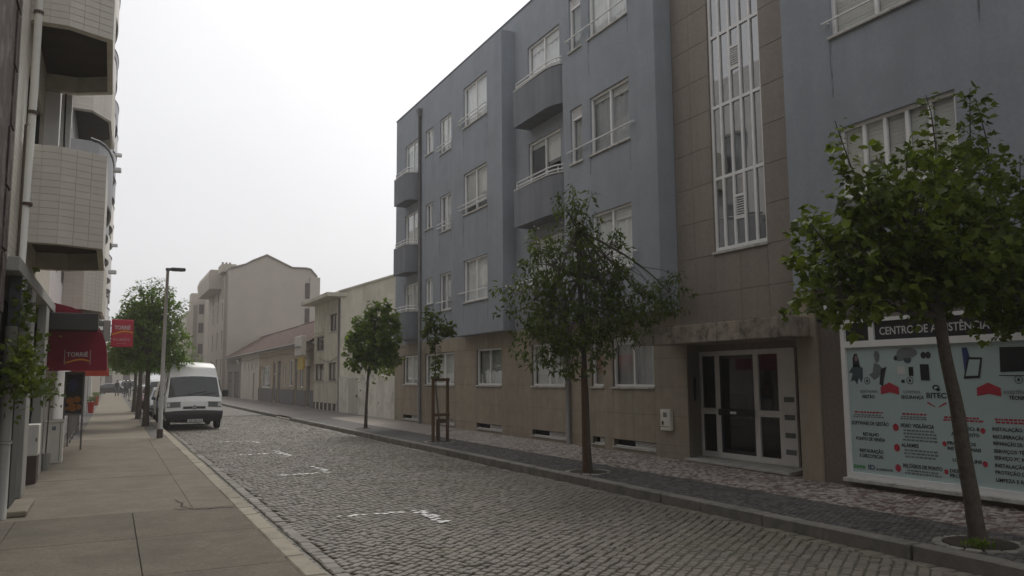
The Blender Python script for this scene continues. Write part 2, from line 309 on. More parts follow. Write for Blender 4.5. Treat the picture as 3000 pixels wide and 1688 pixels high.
def link(name, data, parent=None):
    o = bpy.data.objects.new(name, data); COL.objects.link(o)
    if parent is not None:
        o.parent = parent; o.matrix_parent_inverse = world_of(parent).inverted()
    return o
def world_of(o):
    mw = Matrix.LocRotScale(o.location, o.rotation_euler, o.scale)
    return mw if o.parent is None else world_of(o.parent) @ o.matrix_parent_inverse @ mw
def thing(name, label, cat, loc=(0, 0, 0), group=None):
    o = bpy.data.objects.new(name, None); COL.objects.link(o); o.location = loc; o.empty_display_size = 0.2
    return tag(o, label, cat, group)
def tag(o, label, cat, group=None):
    o['label'] = label; o['category'] = cat
    if group: o['group'] = group
    return o
def struct(o, label=None):
    o['kind'] = 'structure'
    if label: o['label'] = label
    return o
def stuff(o): o['kind'] = 'stuff'; return o
def piece(name, me, parent, loc, rz=0.0, rot=None, sc=(1, 1, 1)):
    o = bpy.data.objects.new(name, me); COL.objects.link(o); o.parent = parent
    o.matrix_parent_inverse = world_of(parent).inverted()
    o.location = loc; o.rotation_euler = rot if rot is not None else (0, 0, rz); o.scale = sc
    return o

def text_mesh(txt, size, mat_, width=None, bold=0.0, extrude=0.002, align='LEFT'):
    cu = bpy.data.curves.new('lettering', 'FONT'); cu.body = txt; cu.size = size; cu.extrude = extrude; cu.offset = bold
    cu.align_x = align; cu.resolution_u = 3
    o = bpy.data.objects.new('tmp_text', cu); COL.objects.link(o)
    bpy.context.view_layer.update()
    me = bpy.data.meshes.new_from_object(o.evaluated_get(bpy.context.evaluated_depsgraph_get()))
    bpy.data.objects.remove(o); bpy.data.curves.remove(cu)
    if width and me.vertices:
        xs = [v.co.x for v in me.vertices]; k = width / max(1e-6, max(xs) - min(xs)); x0 = min(xs) if align == 'LEFT' else 0
        for v in me.vertices: v.co.x = (v.co.x - x0) * k
    me.materials.clear(); me.materials.append(mat_)
    return me
ROT_L = (R(90), 0, R(-90))      # reads on a wall that faces -x (text runs towards -y)
ROT_F = (R(90), 0, 0)           # reads on a face that looks to -y (text runs towards +x)

def wall_x(mb, X, y0, y1, z0, z1, holes=(), depth=0.16, mi=0, sgn=1):
    """wall in the plane x=X with rectangular holes, reveals run to x=X+sgn*depth"""
    ys = sorted({y0, y1, *[min(max(h[i], y0), y1) for h in holes for i in (0, 1)]}); zs = sorted({z0, z1, *[min(max(h[i], z0), z1) for h in holes for i in (2, 3)]})
    for a, b in zip(ys, ys[1:]):
        for c, d in zip(zs, zs[1:]):
            ym, zm = (a + b) / 2, (c + d) / 2
            if any(h[0] < ym < h[1] and h[2] < zm < h[3] for h in holes): continue
            mb.quad((X, a, c), (X, a, d), (X, b, d), (X, b, c), mi) if sgn > 0 else mb.quad((X, a, c), (X, b, c), (X, b, d), (X, a, d), mi)
    for h in holes:
        a, b, c, d = h[:4]; Xd = X + sgn * depth
        mb.quad((X, a, c), (X, b, c), (Xd, b, c), (Xd, a, c), mi); mb.quad((X, a, d), (Xd, a, d), (Xd, b, d), (X, b, d), mi)
        mb.quad((X, a, c), (Xd, a, c), (Xd, a, d), (X, a, d), mi); mb.quad((X, b, c), (X, b, d), (Xd, b, d), (Xd, b, c), mi)

def window(parent, X, ya, yb, za, zb, cols=2, shutter=(), back='curtain', sill=True, rail=None, rec=0.05, fr=0.05, frame=None, glass=None, split=None, sgn=1, vent=False, full_shut=False):
    """a window set in a hole; frame, panes, shutters, curtain, sill and rail are its pieces"""
    fm = frame or M_WHITE; gm = glass or M_GLASS
    F = MB(); x0, x1 = (X + rec, X + rec + 0.06) if sgn > 0 else (X - rec - 0.06, X - rec)
    F.box(x0, x1, ya, ya + fr, za, zb); F.box(x0, x1, yb - fr, yb, za, zb)
    F.box(x0, x1, ya + fr, yb - fr, za, za + fr); F.box(x0, x1, ya + fr, yb - fr, zb - fr, zb)
    iy0, iy1, iz0, iz1 = ya + fr, yb - fr, za + fr, zb - fr
    edges = [iy0 + (iy1 - iy0) * k / cols for k in range(cols + 1)]
    cells = []
    for k in range(cols):
        a, b = edges[k], edges[k + 1]
        if k > 0: a += fr * 0.5
        if k < cols - 1: b -= fr * 0.5
        cells.append((a, b))
    for k in range(1, cols): F.box(x0 + 0.004, x1 - 0.004, edges[k] - fr * 0.5, edges[k] + fr * 0.5, iz0, iz1)
    if split: F.box(x0 + 0.006, x1 - 0.006, iy0, iy1, split - fr * 0.4, split + fr * 0.4)
    w = F.build('window', fm, parent)
    xg = (x0 + x1) / 2
    for k, (a, b) in enumerate(cells):
        zs = [(iz0, iz1)] if not split else [(iz0, split - fr * 0.4), (split + fr * 0.4, iz1)]
        for c, d in zs:
            if vent and d == iz1:
                V = MB(); n = 6
                for q in range(n):
                    z = c + (d - c) * q / n; V.box(x0 + 0.01, x1 - 0.01, a, b, z + 0.004, z + (d - c) / n * 0.6)
                V.build('vent_louvre', fm, w); continue
            MB().box(xg - 0.004, xg + 0.004, a, b, c, d).build('pane', gm, w)
        sh = shutter[k] if k < len(shutter) else 0
        if sh:
            Sb = MB(); n = max(2, int((iz1 - iz0) * sh / 0.055)); h = (iz1 - iz0) * sh / n
            xs = X + sgn * (rec - 0.035) if full_shut else X + sgn * (rec + 0.075)
            for q in range(n):
                z = iz1 - (q + 1) * h
                Sb.prism([(xs - 0.006, a, z + 0.004), (xs + 0.006, a, z + 0.004), (xs + 0.006, a, z + h), (xs - 0.006, a, z + h)], (0, b - a, 0))
            Sb.build('roller_shutter', M_SHUT, w)
    xb = X + sgn * (rec + 0.11)
    if back == 'dark':
        D = MB(); xe = xb + sgn * 1.2
        D.quad((xe, ya, za), (xe, ya, zb), (xe, yb, zb), (xe, yb, za)); D.quad((xb, ya, za), (xe, ya, za), (xe, yb, za), (xb, yb, za)); D.quad((xb, ya, zb), (xe, ya, zb), (xe, yb, zb), (xb, yb, zb))
        D.quad((xb, ya, za), (xe, ya, za), (xe, ya, zb), (xb, ya, zb)); D.quad((xb, yb, za), (xe, yb, za), (xe, yb, zb), (xb, yb, zb)); D.build('room', M_DARK, w)
    else:
        cm = {'curtain': M_CURT, 'grey': M_CURT2, 'warm': M_CURTW}[back]
        Cb = MB(); n = max(6, int((yb - ya) / 0.07)); ph = random.random() * 6
        pts = [(xb + 0.02 * math.sin(q * 1.9 + ph), ya + (yb - ya) * q / n) for q in range(n + 1)]
        for (xa, y_a), (xc, y_c) in zip(pts, pts[1:]): Cb.quad((xa, y_a, za), (xa, y_a, zb), (xc, y_c, zb), (xc, y_c, za))
        Cb.build('curtain', cm, w)
    if sill:
        MB().cbox(min(X - sgn * 0.045, X + sgn * rec), max(X - sgn * 0.045, X + sgn * rec), ya - 0.03, yb + 0.03, za - 0.045, za - 0.002, 0.006).build('sill', M_SILL, w)
    if sill and sgn > 0 and yb - ya > 0.6:
        for yy in (ya - 0.01, yb + 0.01):
            L_ = random.uniform(0.35, 1.0); w2 = random.uniform(0.02, 0.045)
            D = MB(); D.add([(X - 0.0015, yy - w2, za - 0.046), (X - 0.0015, yy + w2, za - 0.046), (X - 0.0015, yy + w2 * .4, za - 0.046 - L_), (X - 0.0015, yy - w2 * .4, za - 0.046 - L_)], [(0, 1, 2, 3)]); D.build('dirt_run', M_RUN, w)
    if rail:
        for rz_ in rail[1]:
            T = MB(); xr = X - sgn * 0.07
            T.tube([(xr, rail[0][0], rz_), (xr, rail[0][1], rz_)], 0.017, 8)
            for yy in (rail[0][0] + 0.06, rail[0][1] - 0.06): T.tube([(xr, yy, rz_), (X, yy, rz_)], 0.012, 6)
            T.build('safety_rail', M_WHITE, w, smooth=True)
    return w

# ================================================================== THE SETTING: ground, road, pavements
XL0, XL1, XK = -1.1, 1.53, 1.72            # left pavement, kerb
XR0, XR1, XW = 7.02, 7.20, 9.82            # right kerb, right facade
G = MB(); G.quad((-900, -600, -0.16), (900, -600, -0.16), (900, 1800, -0.16), (-900, 1800, -0.16)); struct(G.build('ground', M_LAND), 'dry ground reaching to the misty horizon')

road = MB(); YR = 42.0
road.quad((XK - 0.1, -8, -0.022), (XR0 + 0.1, -8, -0.022), (XR0 + 0.1, YR, -0.022), (XK - 0.1, YR, -0.022))
road = struct(road.build('road', M_SETTJ), 'street paved with grey granite setts in diagonal rows')

# far carriageway: the setts are too small to tell apart, the material carries them
def far_sett_mat():
    m = bpy.data.materials.new('far_granite_setts'); m.use_nodes = True; n = m.node_tree; L = n.links; b = n.nodes['Principled BSDF']
    geo = n.nodes.new('ShaderNodeNewGeometry'); mp = n.nodes.new('ShaderNodeMapping'); mp.inputs['Rotation'].default_value = (0, 0, R(-36)); mp.inputs['Scale'].default_value = (8.5, 8.5, 8.5)
    L.new(geo.outputs['Position'], mp.inputs['Vector'])
    vo = n.nodes.new('ShaderNodeTexVoronoi'); vo.inputs['Scale'].default_value = 1.0; vo.inputs['Randomness'].default_value = 0.45; L.new(mp.outputs[0], vo.inputs['Vector'])
    ve = n.nodes.new('ShaderNodeTexVoronoi'); ve.feature = 'DISTANCE_TO_EDGE'; ve.inputs['Scale'].default_value = 1.0; ve.inputs['Randomness'].default_value = 0.45; L.new(mp.outputs[0], ve.inputs['Vector'])
    sp = n.nodes.new('ShaderNodeSeparateColor'); L.new(vo.outputs['Color'], sp.inputs[0])
    nz = n.nodes.new('ShaderNodeTexNoise'); nz.inputs['Scale'].default_value = 0.5; nz.inputs['Detail'].default_value = 7; L.new(geo.outputs['Position'], nz.inputs['Vector'])
    mr = n.nodes.new('ShaderNodeMapRange'); mr.inputs[3].default_value = 0.72; mr.inputs[4].default_value = 1.18; L.new(sp.outputs[0], mr.inputs[0])
    m2 = n.nodes.new('ShaderNodeMapRange'); m2.inputs[1].default_value = 0.3; m2.inputs[2].default_value = 0.7; m2.inputs[3].default_value = 0.75; m2.inputs[4].default_value = 1.2; L.new(nz.outputs['Fac'], m2.inputs[0])
    me_ = n.nodes.new('ShaderNodeMapRange'); me_.inputs[1].default_value = 0.02; me_.inputs[2].default_value = 0.09; me_.inputs[3].default_value = 0.3; me_.inputs[4].default_value = 1; L.new(ve.outputs['Distance'], me_.inputs[0])
    a = n.nodes.new('ShaderNodeMath'); a.operation = 'MULTIPLY'; L.new(mr.outputs[0], a.inputs[0]); L.new(m2.outputs[0], a.inputs[1])
    a2 = n.nodes.new('ShaderNodeMath'); a2.operation = 'MULTIPLY'; L.new(a.outputs[0], a2.inputs[0]); L.new(me_.outputs[0], a2.inputs[1])
    vm = n.nodes.new('ShaderNodeVectorMath'); vm.operation = 'SCALE'; vm.inputs[0].default_value = (0.165, 0.146, 0.12); L.new(a2.outputs[0], vm.inputs['Scale'])
    L.new(vm.outputs[0], b.inputs['Base Color']); b.inputs['Roughness'].default_value = 0.75
    bp = n.nodes.new('ShaderNodeBump'); bp.inputs['Strength'].default_value = 0.6; bp.inputs['Distance'].default_value = 0.02; L.new(ve.outputs['Distance'], bp.inputs['Height']); L.new(bp.outputs[0], b.inputs['Normal'])
    return m
FR = MB(); FR.quad((XK - 0.1, YR, -0.004), (XR0 + 0.1, YR, -0.004), (XR0 + 0.1, 230, -0.004), (XK - 0.1, 230, -0.004))
FR.build('far_paving', far_sett_mat(), road)

# granite setts laid in diagonal rows
PHI = R(36); ca, sa = math.cos(PHI), math.sin(PHI)
MARKS = [((2.78, 10.60), (3.80, 10.60), (3.80, 9.55)), ((2.86, 15.65), (3.80, 15.65), (3.80, 16.9)), ((2.78, 20.30), (3.80, 20.30), (3.80, 19.4)), ((3.80, 20.30), (3.80, 21.0), (3.80, 21.0)), ((2.95, 24.6), (3.80, 24.5), (3.80, 23.8))]
def segd(p, a, b):
    ax, ay = a; bx, by = b; dx, dy = bx - ax, by - ay; L2 = dx * dx + dy * dy
    t = 0 if L2 == 0 else max(0, min(1, ((p[0] - ax) * dx + (p[1] - ay) * dy) / L2))
    return math.hypot(p[0] - ax - dx * t, p[1] - ay - dy * t)
def near_mark(x, y):
    for k, (a, b, c) in enumerate(MARKS):
        if min(segd((x, y), a, b), segd((x, y), b, c)) < 0.062: return k
    return -1
SV, SF, setts = [], [], []
marks = [MB() for _ in MARKS]
def sett(cx, cy, ax, ay, la, lb, near):
    """one stone: centre, row direction, half sizes"""
    bx, by = -ay, ax
    zt = random.uniform(-0.005, 0.005) + 0.022 * mnoise.noise((cx * 0.45, cy * 0.3, 0)) - 0.008
    j = lambda s: s * random.uniform(0.86, 1.02)
    co = []
    for sx, sy in ((-1, -1), (1, -1), (1, 1), (-1, 1)):
        co.append((sx * j(la), sy * j(lb)))
    tilt = (random.uniform(-0.04, 0.04), random.uniform(-0.04, 0.04))
    P = lambda u, v, z: (cx + u * ax + v * bx, cy + u * ay + v * by, z)
    low = [P(u, v, -0.03) for u, v in co]
    mid = [P(u, v, zt - 0.009) for u, v in co]
    top = [P(u * 0.78, v * 0.78, zt + 0.001 + u * tilt[0] + v * tilt[1]) for u, v in co]
    return low + mid + top
SFACE = [(8, 9, 10, 11), (4, 5, 9, 8), (5, 6, 10, 9), (6, 7, 11, 10), (7, 4, 8, 11), (0, 1, 5, 4), (1, 2, 6, 5), (2, 3, 7, 6), (3, 0, 4, 7)]
def emit(cx, cy, ax, ay, la, lb):
    vs = sett(cx, cy, ax, ay, la, lb, False); setts.append((cx, cy, vs))
    k = near_mark(cx, cy)
    if k >= 0 and random.random() < (0.93 if k < 2 else 0.75):
        q = [Vector(p) for p in vs[8:12]]; m = sum(q, Vector()) / 4; sc = random.uniform(0.95, 1.3)
        marks[k].quad(*[(m + (p - m) * sc + Vector((0, 0, 0.003)))[:] for p in q])
# gutter courses parallel to the kerbs
for xg, wg in ((XK + 0.085, 0.075), (XK + 0.255, 0.075), (XR0 - 0.085, 0.075)):
    y = 3.0
    while y < YR:
        l = random.uniform(0.14, 0.26); emit(xg + random.uniform(-0.006, 0.006), y + l / 2, 0, 1, l / 2 - 0.006, wg); y += l
xa, xb = XK + 0.35, XR0 - 0.18
for jrow in range(-70, 480):
    bb = jrow * 0.104; a = -14 + random.random() * 0.1
    while a < 38:
        l = random.uniform(0.085, 0.14)
        am = a + l / 2; und = 0.05 * math.sin(am * 0.55 + jrow * 0.02) + 0.03 * math.sin(am * 1.7) + random.uniform(-.009, .009)
        cx = am * ca - (bb + und) * sa; cy = am * sa + (bb + und) * ca
        if xa - 0.02 < cx < xb + 0.02 and 2.6 < cy < YR - 0.05:
            slope = 0.0275 * math.cos(am * 0.55 + jrow * 0.02) + 0.051 * math.cos(am * 1.7)
            th = PHI + slope
            emit(cx, cy, math.cos(th), math.sin(th), l / 2 - 0.003, 0.0485)
        a += l
def shows(s):                                   # stones that show largest: nearest to where the photograph was taken
    inview = (s[1] > 4.4 + max(0, (5.0 - s[0])) * 0.55)
    return (0 if inview else 1, math.hypot(s[0], s[1]))
setts.sort(key=shows)
for cx, cy, vs in setts[:300]:
    me = bpy.data.meshes.new('sett'); me.from_pydata([(x - cx, y - cy, z) for x, y, z in vs], [], SFACE); me.materials.append(M_SETT)
    piece('sett', me, road, (cx, cy, 0))
SB = MB()
for cx, cy, vs in setts[300:]: SB.add(vs, SFACE)
stuff(SB.build('sett_field', M_SETT, road))
_mk = ['faded white corner mark painted on setts, closest to the cracked kerb joint', 'thin white corner mark painted on the setts opposite the glazed stairwell', 'short white corner mark painted on setts opposite the sapling frame', 'stub of white line continuing a corner mark on the setts', 'worn white corner mark painted on setts beside the lamp post']
for k, mb in enumerate(marks):
    if mb.f: struct(mb.build('parking_marking', M_PAINT), _mk[k])
FM = MB(); FM.quad((3.62, 31.5, 0.002), (3.95, 31.5, 0.002), (3.95, 31.62, 0.002), (3.62, 31.62, 0.002)); struct(FM.build('parking_marking', M_PAINT), 'short white painted line beside the van wheel')

# ---- left pavement: concrete slabs, then pale paving with dark borders
lp = MB(); lp.quad((-2.6, -8, 0.10), (XL1, -8, 0.10), (XL1, 230, 0.10), (-2.6, 230, 0.10)); lp.quad((XL1, -8, -0.03), (XL1, 230, -0.03), (XL1, 230, 0.10), (XL1, -8, 0.10))
lp = struct(lp.build('pavement_left', mat('pavement_joint_dirt', (0.10, 0.088, 0.07), 0.95, 0.3, 10.0)), 'left pavement of worn concrete slabs')
def slab(x0, x1, y0, y1, m, par, zt=0.12, g=0.006, nm='slab', z0=0.095):
    ch = 0.006; cx, cy = (x0 + x1) / 2, (y0 + y1) / 2
    a, b, c, d = x0 + g - cx, x1 - g - cx, y0 + g - cy, y1 - g - cy
    q = MB(); dz = random.uniform(-0.002, 0.002)
    q.add([(a, c, z0), (b, c, z0), (b, d, z0), (a, d, z0), (a, c, zt - ch), (b, c, zt - ch), (b, d, zt - ch), (a, d, zt - ch),
           (a + ch, c + ch, zt + dz), (b - ch, c + ch, zt + dz), (b - ch, d - ch, zt + dz), (a + ch, d - ch, zt + dz)], SFACE)
    me = q.mesh(nm, m); return piece(nm, me, par, (cx, cy, 0))
ys = [-1.5, 1.2, 3.4, 5.5, 7.7, 9.55, 11.38]
for a, b in zip(ys, ys[1:]):
    xs = [-2.4, -0.95, 0.31, XL1]
    for c, d in zip(xs, xs[1:]): slab(c, d, a, b, M_SLAB, lp, g=0.004)
ys = [11.38, 13.6, 15.6, 18.4, 21.2, 23.6, 25.85]
for a, b in zip(ys, ys[1:]):
    for c, d in ((-1.55, 1.02), (1.02, XL1)): slab(c, d, a, b, M_SLAB1, lp, g=0.001)
y = 25.85
while y < 66:
    slab(-0.76, 1.12, y, y + 1.35, M_SLAB2, lp, g=0.003); y += 1.35
q = MB(); q.quad((-0.76, y, 0.119), (1.12, y, 0.119), (1.12, 125, 0.119), (-0.76, 125, 0.119)); q.build('far_paving', M_SLAB2, lp)
q = MB(); q.quad((-1.6, 25.87, 0.117), (-0.77, 25.87, 0.117), (-0.77, 125, 0.117), (-1.6, 125, 0.117)); q.quad((1.13, 25.87, 0.117), (XL1 - 0.004, 25.87, 0.117), (XL1 - 0.004, 125, 0.117), (1.13, 125, 0.117))
q.build('dark_border', M_DKPAVE, lp)
# kerb stones
def kerb(x0, x1, y0, y1, m, par, zt):
    q = MB(); cy = (y0 + y1) / 2
    q.cbox(x0, x1, y0 - cy + 0.004, y1 - cy - 0.004, -0.06, zt, 0.014)
    return piece('kerb_stone', q.mesh('kerb_stone', m), par, (random.uniform(-0.006, 0.006), cy, random.uniform(-0.006, 0.003)), random.uniform(-0.004, 0.004))
y = 2.0
for yy in [4.1, 5.3, 6.3, 7.05, 7.9, 8.83, 9.5, 10.55, 11.15, 12.1, 13.1, 14.0, 15.3]:
    kerb(XL1 + 0.004, XK, y, yy, M_KERBL, lp, 0.122); y = yy
while y < 60:
    l = random.uniform(0.85, 1.2); kerb(XL1 + 0.004, XK, y, y + l, M_KERBL, lp, 0.122); y += l
q = MB(); q.box(XL1 + 0.004, XK, y, 230, -0.06, 0.12); q.build('far_kerb', M_KERBL, lp)
# broken joint: jagged dark cracks in the concrete
for pts, wd in (([(0.80, 11.42), (1.02, 11.30), (1.18, 11.22), (1.33, 11.26), (1.52, 11.18)], .022), ([(0.86, 12.3), (0.93, 11.9), (0.90, 11.6), (1.02, 11.32)], .012)):
    C = MB(); pp = []
    for (x0, y0), (x1, y1) in zip(pts, pts[1:]):
        for k in range(6): pp.append((x0 + (x1 - x0) * k / 6 + random.uniform(-.012, .012), y0 + (y1 - y0) * k / 6 + random.uniform(-.02, .02), wd * random.uniform(.3, 1)))
    for a_, b_ in zip(pp, pp[1:]):
        L_ = math.hypot(b_[0] - a_[0], b_[1] - a_[1]) + 1e-6; nx, ny = -(b_[1] - a_[1]) / L_, (b_[0] - a_[0]) / L_
        C.quad((a_[0] + nx * a_[2], a_[1] + ny * a_[2], .1245), (a_[0] - nx * a_[2], a_[1] - ny * a_[2], .1245), (b_[0] - nx * b_[2], b_[1] - ny * b_[2], .1245), (b_[0] + nx * b_[2], b_[1] + ny * b_[2], .1245))
    C.build('crack', mat('crack_dirt', (0.03, 0.026, 0.02), .95, .3, 20.0), lp)
# weeds in the cracked joint
def tuft(name, c, n, h, m, label, cat='weed', group=None, par=None):
    T = MB()
    for _ in range(n):
        a = random.uniform(0, 6.28); l = random.uniform(0.5, 1) * h; x, y_ = c[0] + random.gauss(0, h * 0.5), c[1] + random.gauss(0, h * 0.7)
        dx, dy = math.cos(a) * l * 0.5, math.sin(a) * l * 0.5; wx, wy = -math.sin(a) * l * 0.16, math.cos(a) * l * 0.16
        T.add([(x, y_, c[2]), (x + dx * .5 + wx, y_ + dy * .5 + wy, c[2] + l * 0.6), (x + dx, y_ + dy, c[2] + l), (x + dx * .5 - wx, y_ + dy * .5 - wy, c[2] + l * 0.6)], [(0, 1, 2, 3)])
    o = stuff(T.build(name, m, par)); o['label'] = label; return o
tuft('weed', (1.71, 11.15, 0.02), 26, 0.07, M_LEAF1, 'small green weeds growing from the broken kerb joint')

# ---- right pavement: kerb, dark mosaic strip, pale and pink mosaic strip
rp = MB()
def zr(x): return 0.115 + (x - XR1) * 0.032
rp.quad((XR1, -8, zr(XR1) - 0.012), (10.6, -8, zr(10.6) - 0.012), (10.6, 230, zr(10.6) - 0.012), (XR1, 230, zr(XR1) - 0.012))
rp = struct(rp.build('pavement_right', M_JOINT), 'right pavement with a dark mosaic strip and a pale pink strip')
y = -3.0
while y < 62:
    l = random.uniform(0.8, 1.25)
    drop = 36.0 < y + l / 2 < 39.5
    kerb(XR0, XR1 - 0.002, y, y + l, M_KERBR if not drop else M_KERBL, rp, 0.13 if not drop else 0.05); y += l
q = MB(); q.box(XR0, XR1, y, 230, -0.06, 0.125); q.build('far_kerb', M_KERBR, rp)
TREES_R = [(7.66, 5.19), (7.54, 12.21), (7.72, 19.80), (7.68, 26.49)]
D1, L1, P1 = [], [], []
def mosaic(x0, x1, y0, y1, s, fn):
    ny = int((y1 - y0) / s); nx = int(round((x1 - x0) / s)); sx = (x1 - x0) / nx
    for j in range(ny):
        for i in range(nx):
            cx = x0 + (i + 0.5) * sx + random.uniform(-0.006, 0.006); cy = y0 + (j + 0.5 + (i % 2) * 0.35) * s + random.uniform(-0.007, 0.007)
            if any(math.hypot((cx - tx), cy - ty) < 0.40 for tx, ty in TREES_R): continue
            hx, hy = sx * random.uniform(0.40, 0.48), s * random.uniform(0.40, 0.48); rt = random.uniform(-0.25, 0.25); c_, s_ = math.cos(rt), math.sin(rt)
            zt = zr(cx) + random.uniform(-0.003, 0.003)
            co = [(-hx, -hy), (hx, -hy), (hx, hy), (-hx, hy)]
            co = [(cx + (u * c_ - v * s_) * random.uniform(.85, 1.05), cy + (u * s_ + v * c_) * random.uniform(.85, 1.05)) for u, v in co]
            vs = [(u, v, zt - 0.012) for u, v in co] + [(cx + (u - cx) * .82, cy + (v - cy) * .82, zt + random.uniform(-0.001, 0.001)) for u, v in co]
            fn(cx, cy).append((cx, cy, vs))
MF = [(4, 5, 6, 7), (0, 1, 5, 4), (1, 2, 6, 5), (2, 3, 7, 6), (3, 0, 4, 7)]
mosaic(XR1 + 0.01, 8.28, 3.0, 20.0, 0.085, lambda x, y: D1)
def lightfn(x, y):
    return P1 if random.random() < (0.36 if y < 10 else max(0.04, 0.36 - 0.035 * (y - 10))) else L1
mosaic(8.28, 9.80, 3.0, 23.0, 0.072, lightfn)
for nm, lst, m in (('mosaic_stone', D1, M_DKPAVE), ('mosaic_stone', L1, M_LTPAVE), ('mosaic_stone', P1, M_PINK)):
    lst.sort(key=lambda t: math.hypot(t[0], t[1]) + (50 if t[1] < 4.2 else 0))
    k = 95
    for cx, cy, vs in lst[:k]:
        me = bpy.data.meshes.new(nm); me.from_pydata([(x - cx, y_ - cy, z) for x, y_, z in vs], [], MF); me.materials.append(m); piece(nm, me, rp, (cx, cy, 0))
    B = MB()
    for cx, cy, vs in lst[k:]: B.add(vs, MF)
    stuff(B.build('mosaic_field', m, rp))
def sheet(x0, x1, y0, y1, m, nm, dz=0.0):
    B = MB(); B.quad((x0, y0, zr(x0) + dz), (x1, y0, zr(x1) + dz), (x1, y1, zr(x1) + dz), (x0, y1, zr(x0) + dz)); return B.build(nm, m, rp)
M_LTFAR = mat('far_limestone_mosaic', (0.30, 0.265, 0.23), 0.8, 0.35, 14.0, stain=(0.2, 0.15, 0.13), stain_scale=9, stain_amt=0.6)
M_DKFAR = mat('far_basalt_mosaic', (0.085, 0.08, 0.078), 0.8, 0.35, 14.0)
M_GRFAR = mat('far_grey_pavement', (0.17, 0.15, 0.135), 0.85, 0.15, 3.0)
sheet(XR1, 8.28, 20.0, 34.0, M_DKFAR, 'far_mosaic'); sheet(8.28, 10.2, 23.0, 34.0, M_LTFAR, 'far_mosaic')
sheet(XR1, 10.4, 34.0, 230, M_GRFAR, 'far_paving')

# ================================================================== BLUE-GREY APARTMENT BUILDING (right)
XM, XP = 9.82, 9.40
ZS = [4.02, 6.69, 9.40]; ZH = [5.28, 7.95, 10.66]; ROOF = 11.95
bld = thing('apartment_building', 'four storey blue grey apartment building with beige stone ground floor and glazed stairwell', 'building', (XM, 15, 0.2))
ghole = [(27.12, 28.90, 1.56, 2.60), (23.95, 26.60, 1.56, 2.60), (20.42, 22.16, 1.56, 2.62), (16.88, 18.60, 1.56, 2.62), (15.19, 15.68, 1.56, 2.62), (13.32, 14.82, 1.56, 2.62)]
vhole = [(27.18, 28.98, 0.29, 0.44), (23.91, 25.25, 0.29, 0.44), (20.41, 22.17, 0.29, 0.44), (16.85, 18.67, 0.29, 0.44), (15.18, 15.69, 0.29, 0.44), (13.31, 14.84, 0.29, 0.44)]
YE = 29.95
# structural shell behind everything (sides, back, roof)
Sh = MB()
Sh.quad((XM, YE, 0.0), (20.5, YE, 0.0), (20.5, YE, ROOF), (XM, YE, ROOF)); Sh.quad((XM, -5, 0.0), (XM, -5, ROOF), (20.5, -5, ROOF), (20.5, -5, 0.0))
Sh.quad((20.5, -5, 0), (20.5, -5, ROOF), (20.5, YE, ROOF), (20.5, YE, 0))
Sh.build('end_wall', M_BLUE, bld)
Rf = MB(); Rf.quad((XM + 0.2, -4.8, ROOF - 0.25), (20.3, -4.8, ROOF - 0.25), (20.3, YE - 0.2, ROOF - 0.25), (XM + 0.2, YE - 0.2, ROOF - 0.25)); Rf.build('flat_roof', M_ROOFF, bld)
Pa = MB(); Pa.box(XM - 0.02, XM + 0.2, 19.44, YE + 0.01, ROOF, ROOF + 0.05); Pa.box(XM - 0.02, XM + 0.2, -5, 9.0, ROOF, ROOF + 0.05); Pa.box(XM - 0.02, XM + 0.2, 12.5, 19.42, ROOF, ROOF + 0.05); Pa.build('coping', M_BLUE_D, bld)
Ch = MB(); Ch.box(10.3, 10.9, 26.6, 27.2, ROOF - 0.2, ROOF + 0.38); Ch.box(10.22, 10.98, 26.52, 27.28, ROOF + 0.38, ROOF + 0.46); Ch.build('chimney', M_BLUE_D, bld)
# main wall above the ground floor, x = XM, from the far end to the stair tower
mh = []
for s, h in zip(ZS, ZH):
    mh += [(27.28, 28.85, s + (0.15 if True else 0) - 0.15, h - 0.02)]
    mh += [(25.86, 26.60, s + 0.33, h - 0.03), (24.18, 25.20, s, h - 0.03)]
    mh += [(16.92, 18.66, s - 0.05, h + 0.06)]
Wm = MB(); wall_x(Wm, XM, 12.45, YE, 3.05, ROOF, mh, 0.2); Wm.build('wall', M_BLUE, bld)
# projecting bays, x = XP
chs = [(20.43, 22.15, s, h) for s, h in zip(ZS, ZH)]
ehs = [(13.36, 14.88, s, h + 0.06) for s, h in zip(ZS, ZH)] + [(15.21, 15.74, s, h + 0.05) for s, h in zip(ZS, ZH)]
ghs = [(6.28, 8.10, 4.30, 5.36), (5.9, 8.15, 6.78, 8.05), (5.9, 8.15, 9.45, 10.7), (1.2, 3.4, 4.30, 5.36), (1.2, 3.4, 6.78, 8.05)]
def bay(y0, y1, z0, z1, holes, nm):
    B = MB(); wall_x(B, XP, y0, y1, z0, z1, holes, 0.2)
    B.quad((XP, y0, z0), (XM, y0, z0), (XM, y0, z1), (XP, y0, z1)); B.quad((XP, y1, z0), (XP, y1, z1), (XM, y1, z1), (XM, y1, z0))
    B.quad((XP, y0, z0), (XP, y1, z0), (XM + 0.3, y1, z0), (XM + 0.3, y0, z0)); B.quad((XP, y0, z1), (XM, y0, z1), (XM, y1, z1), (XP, y1, z1))
    return B.build(nm, M_BLUE, bld)
bay(19.43, 23.02, 3.04, 11.50, chs, 'bay'); bay(12.45, 16.08, 3.04, 11.50, ehs, 'bay'); bay(-5, 9.11, 3.06, 11.50, ghs, 'bay')
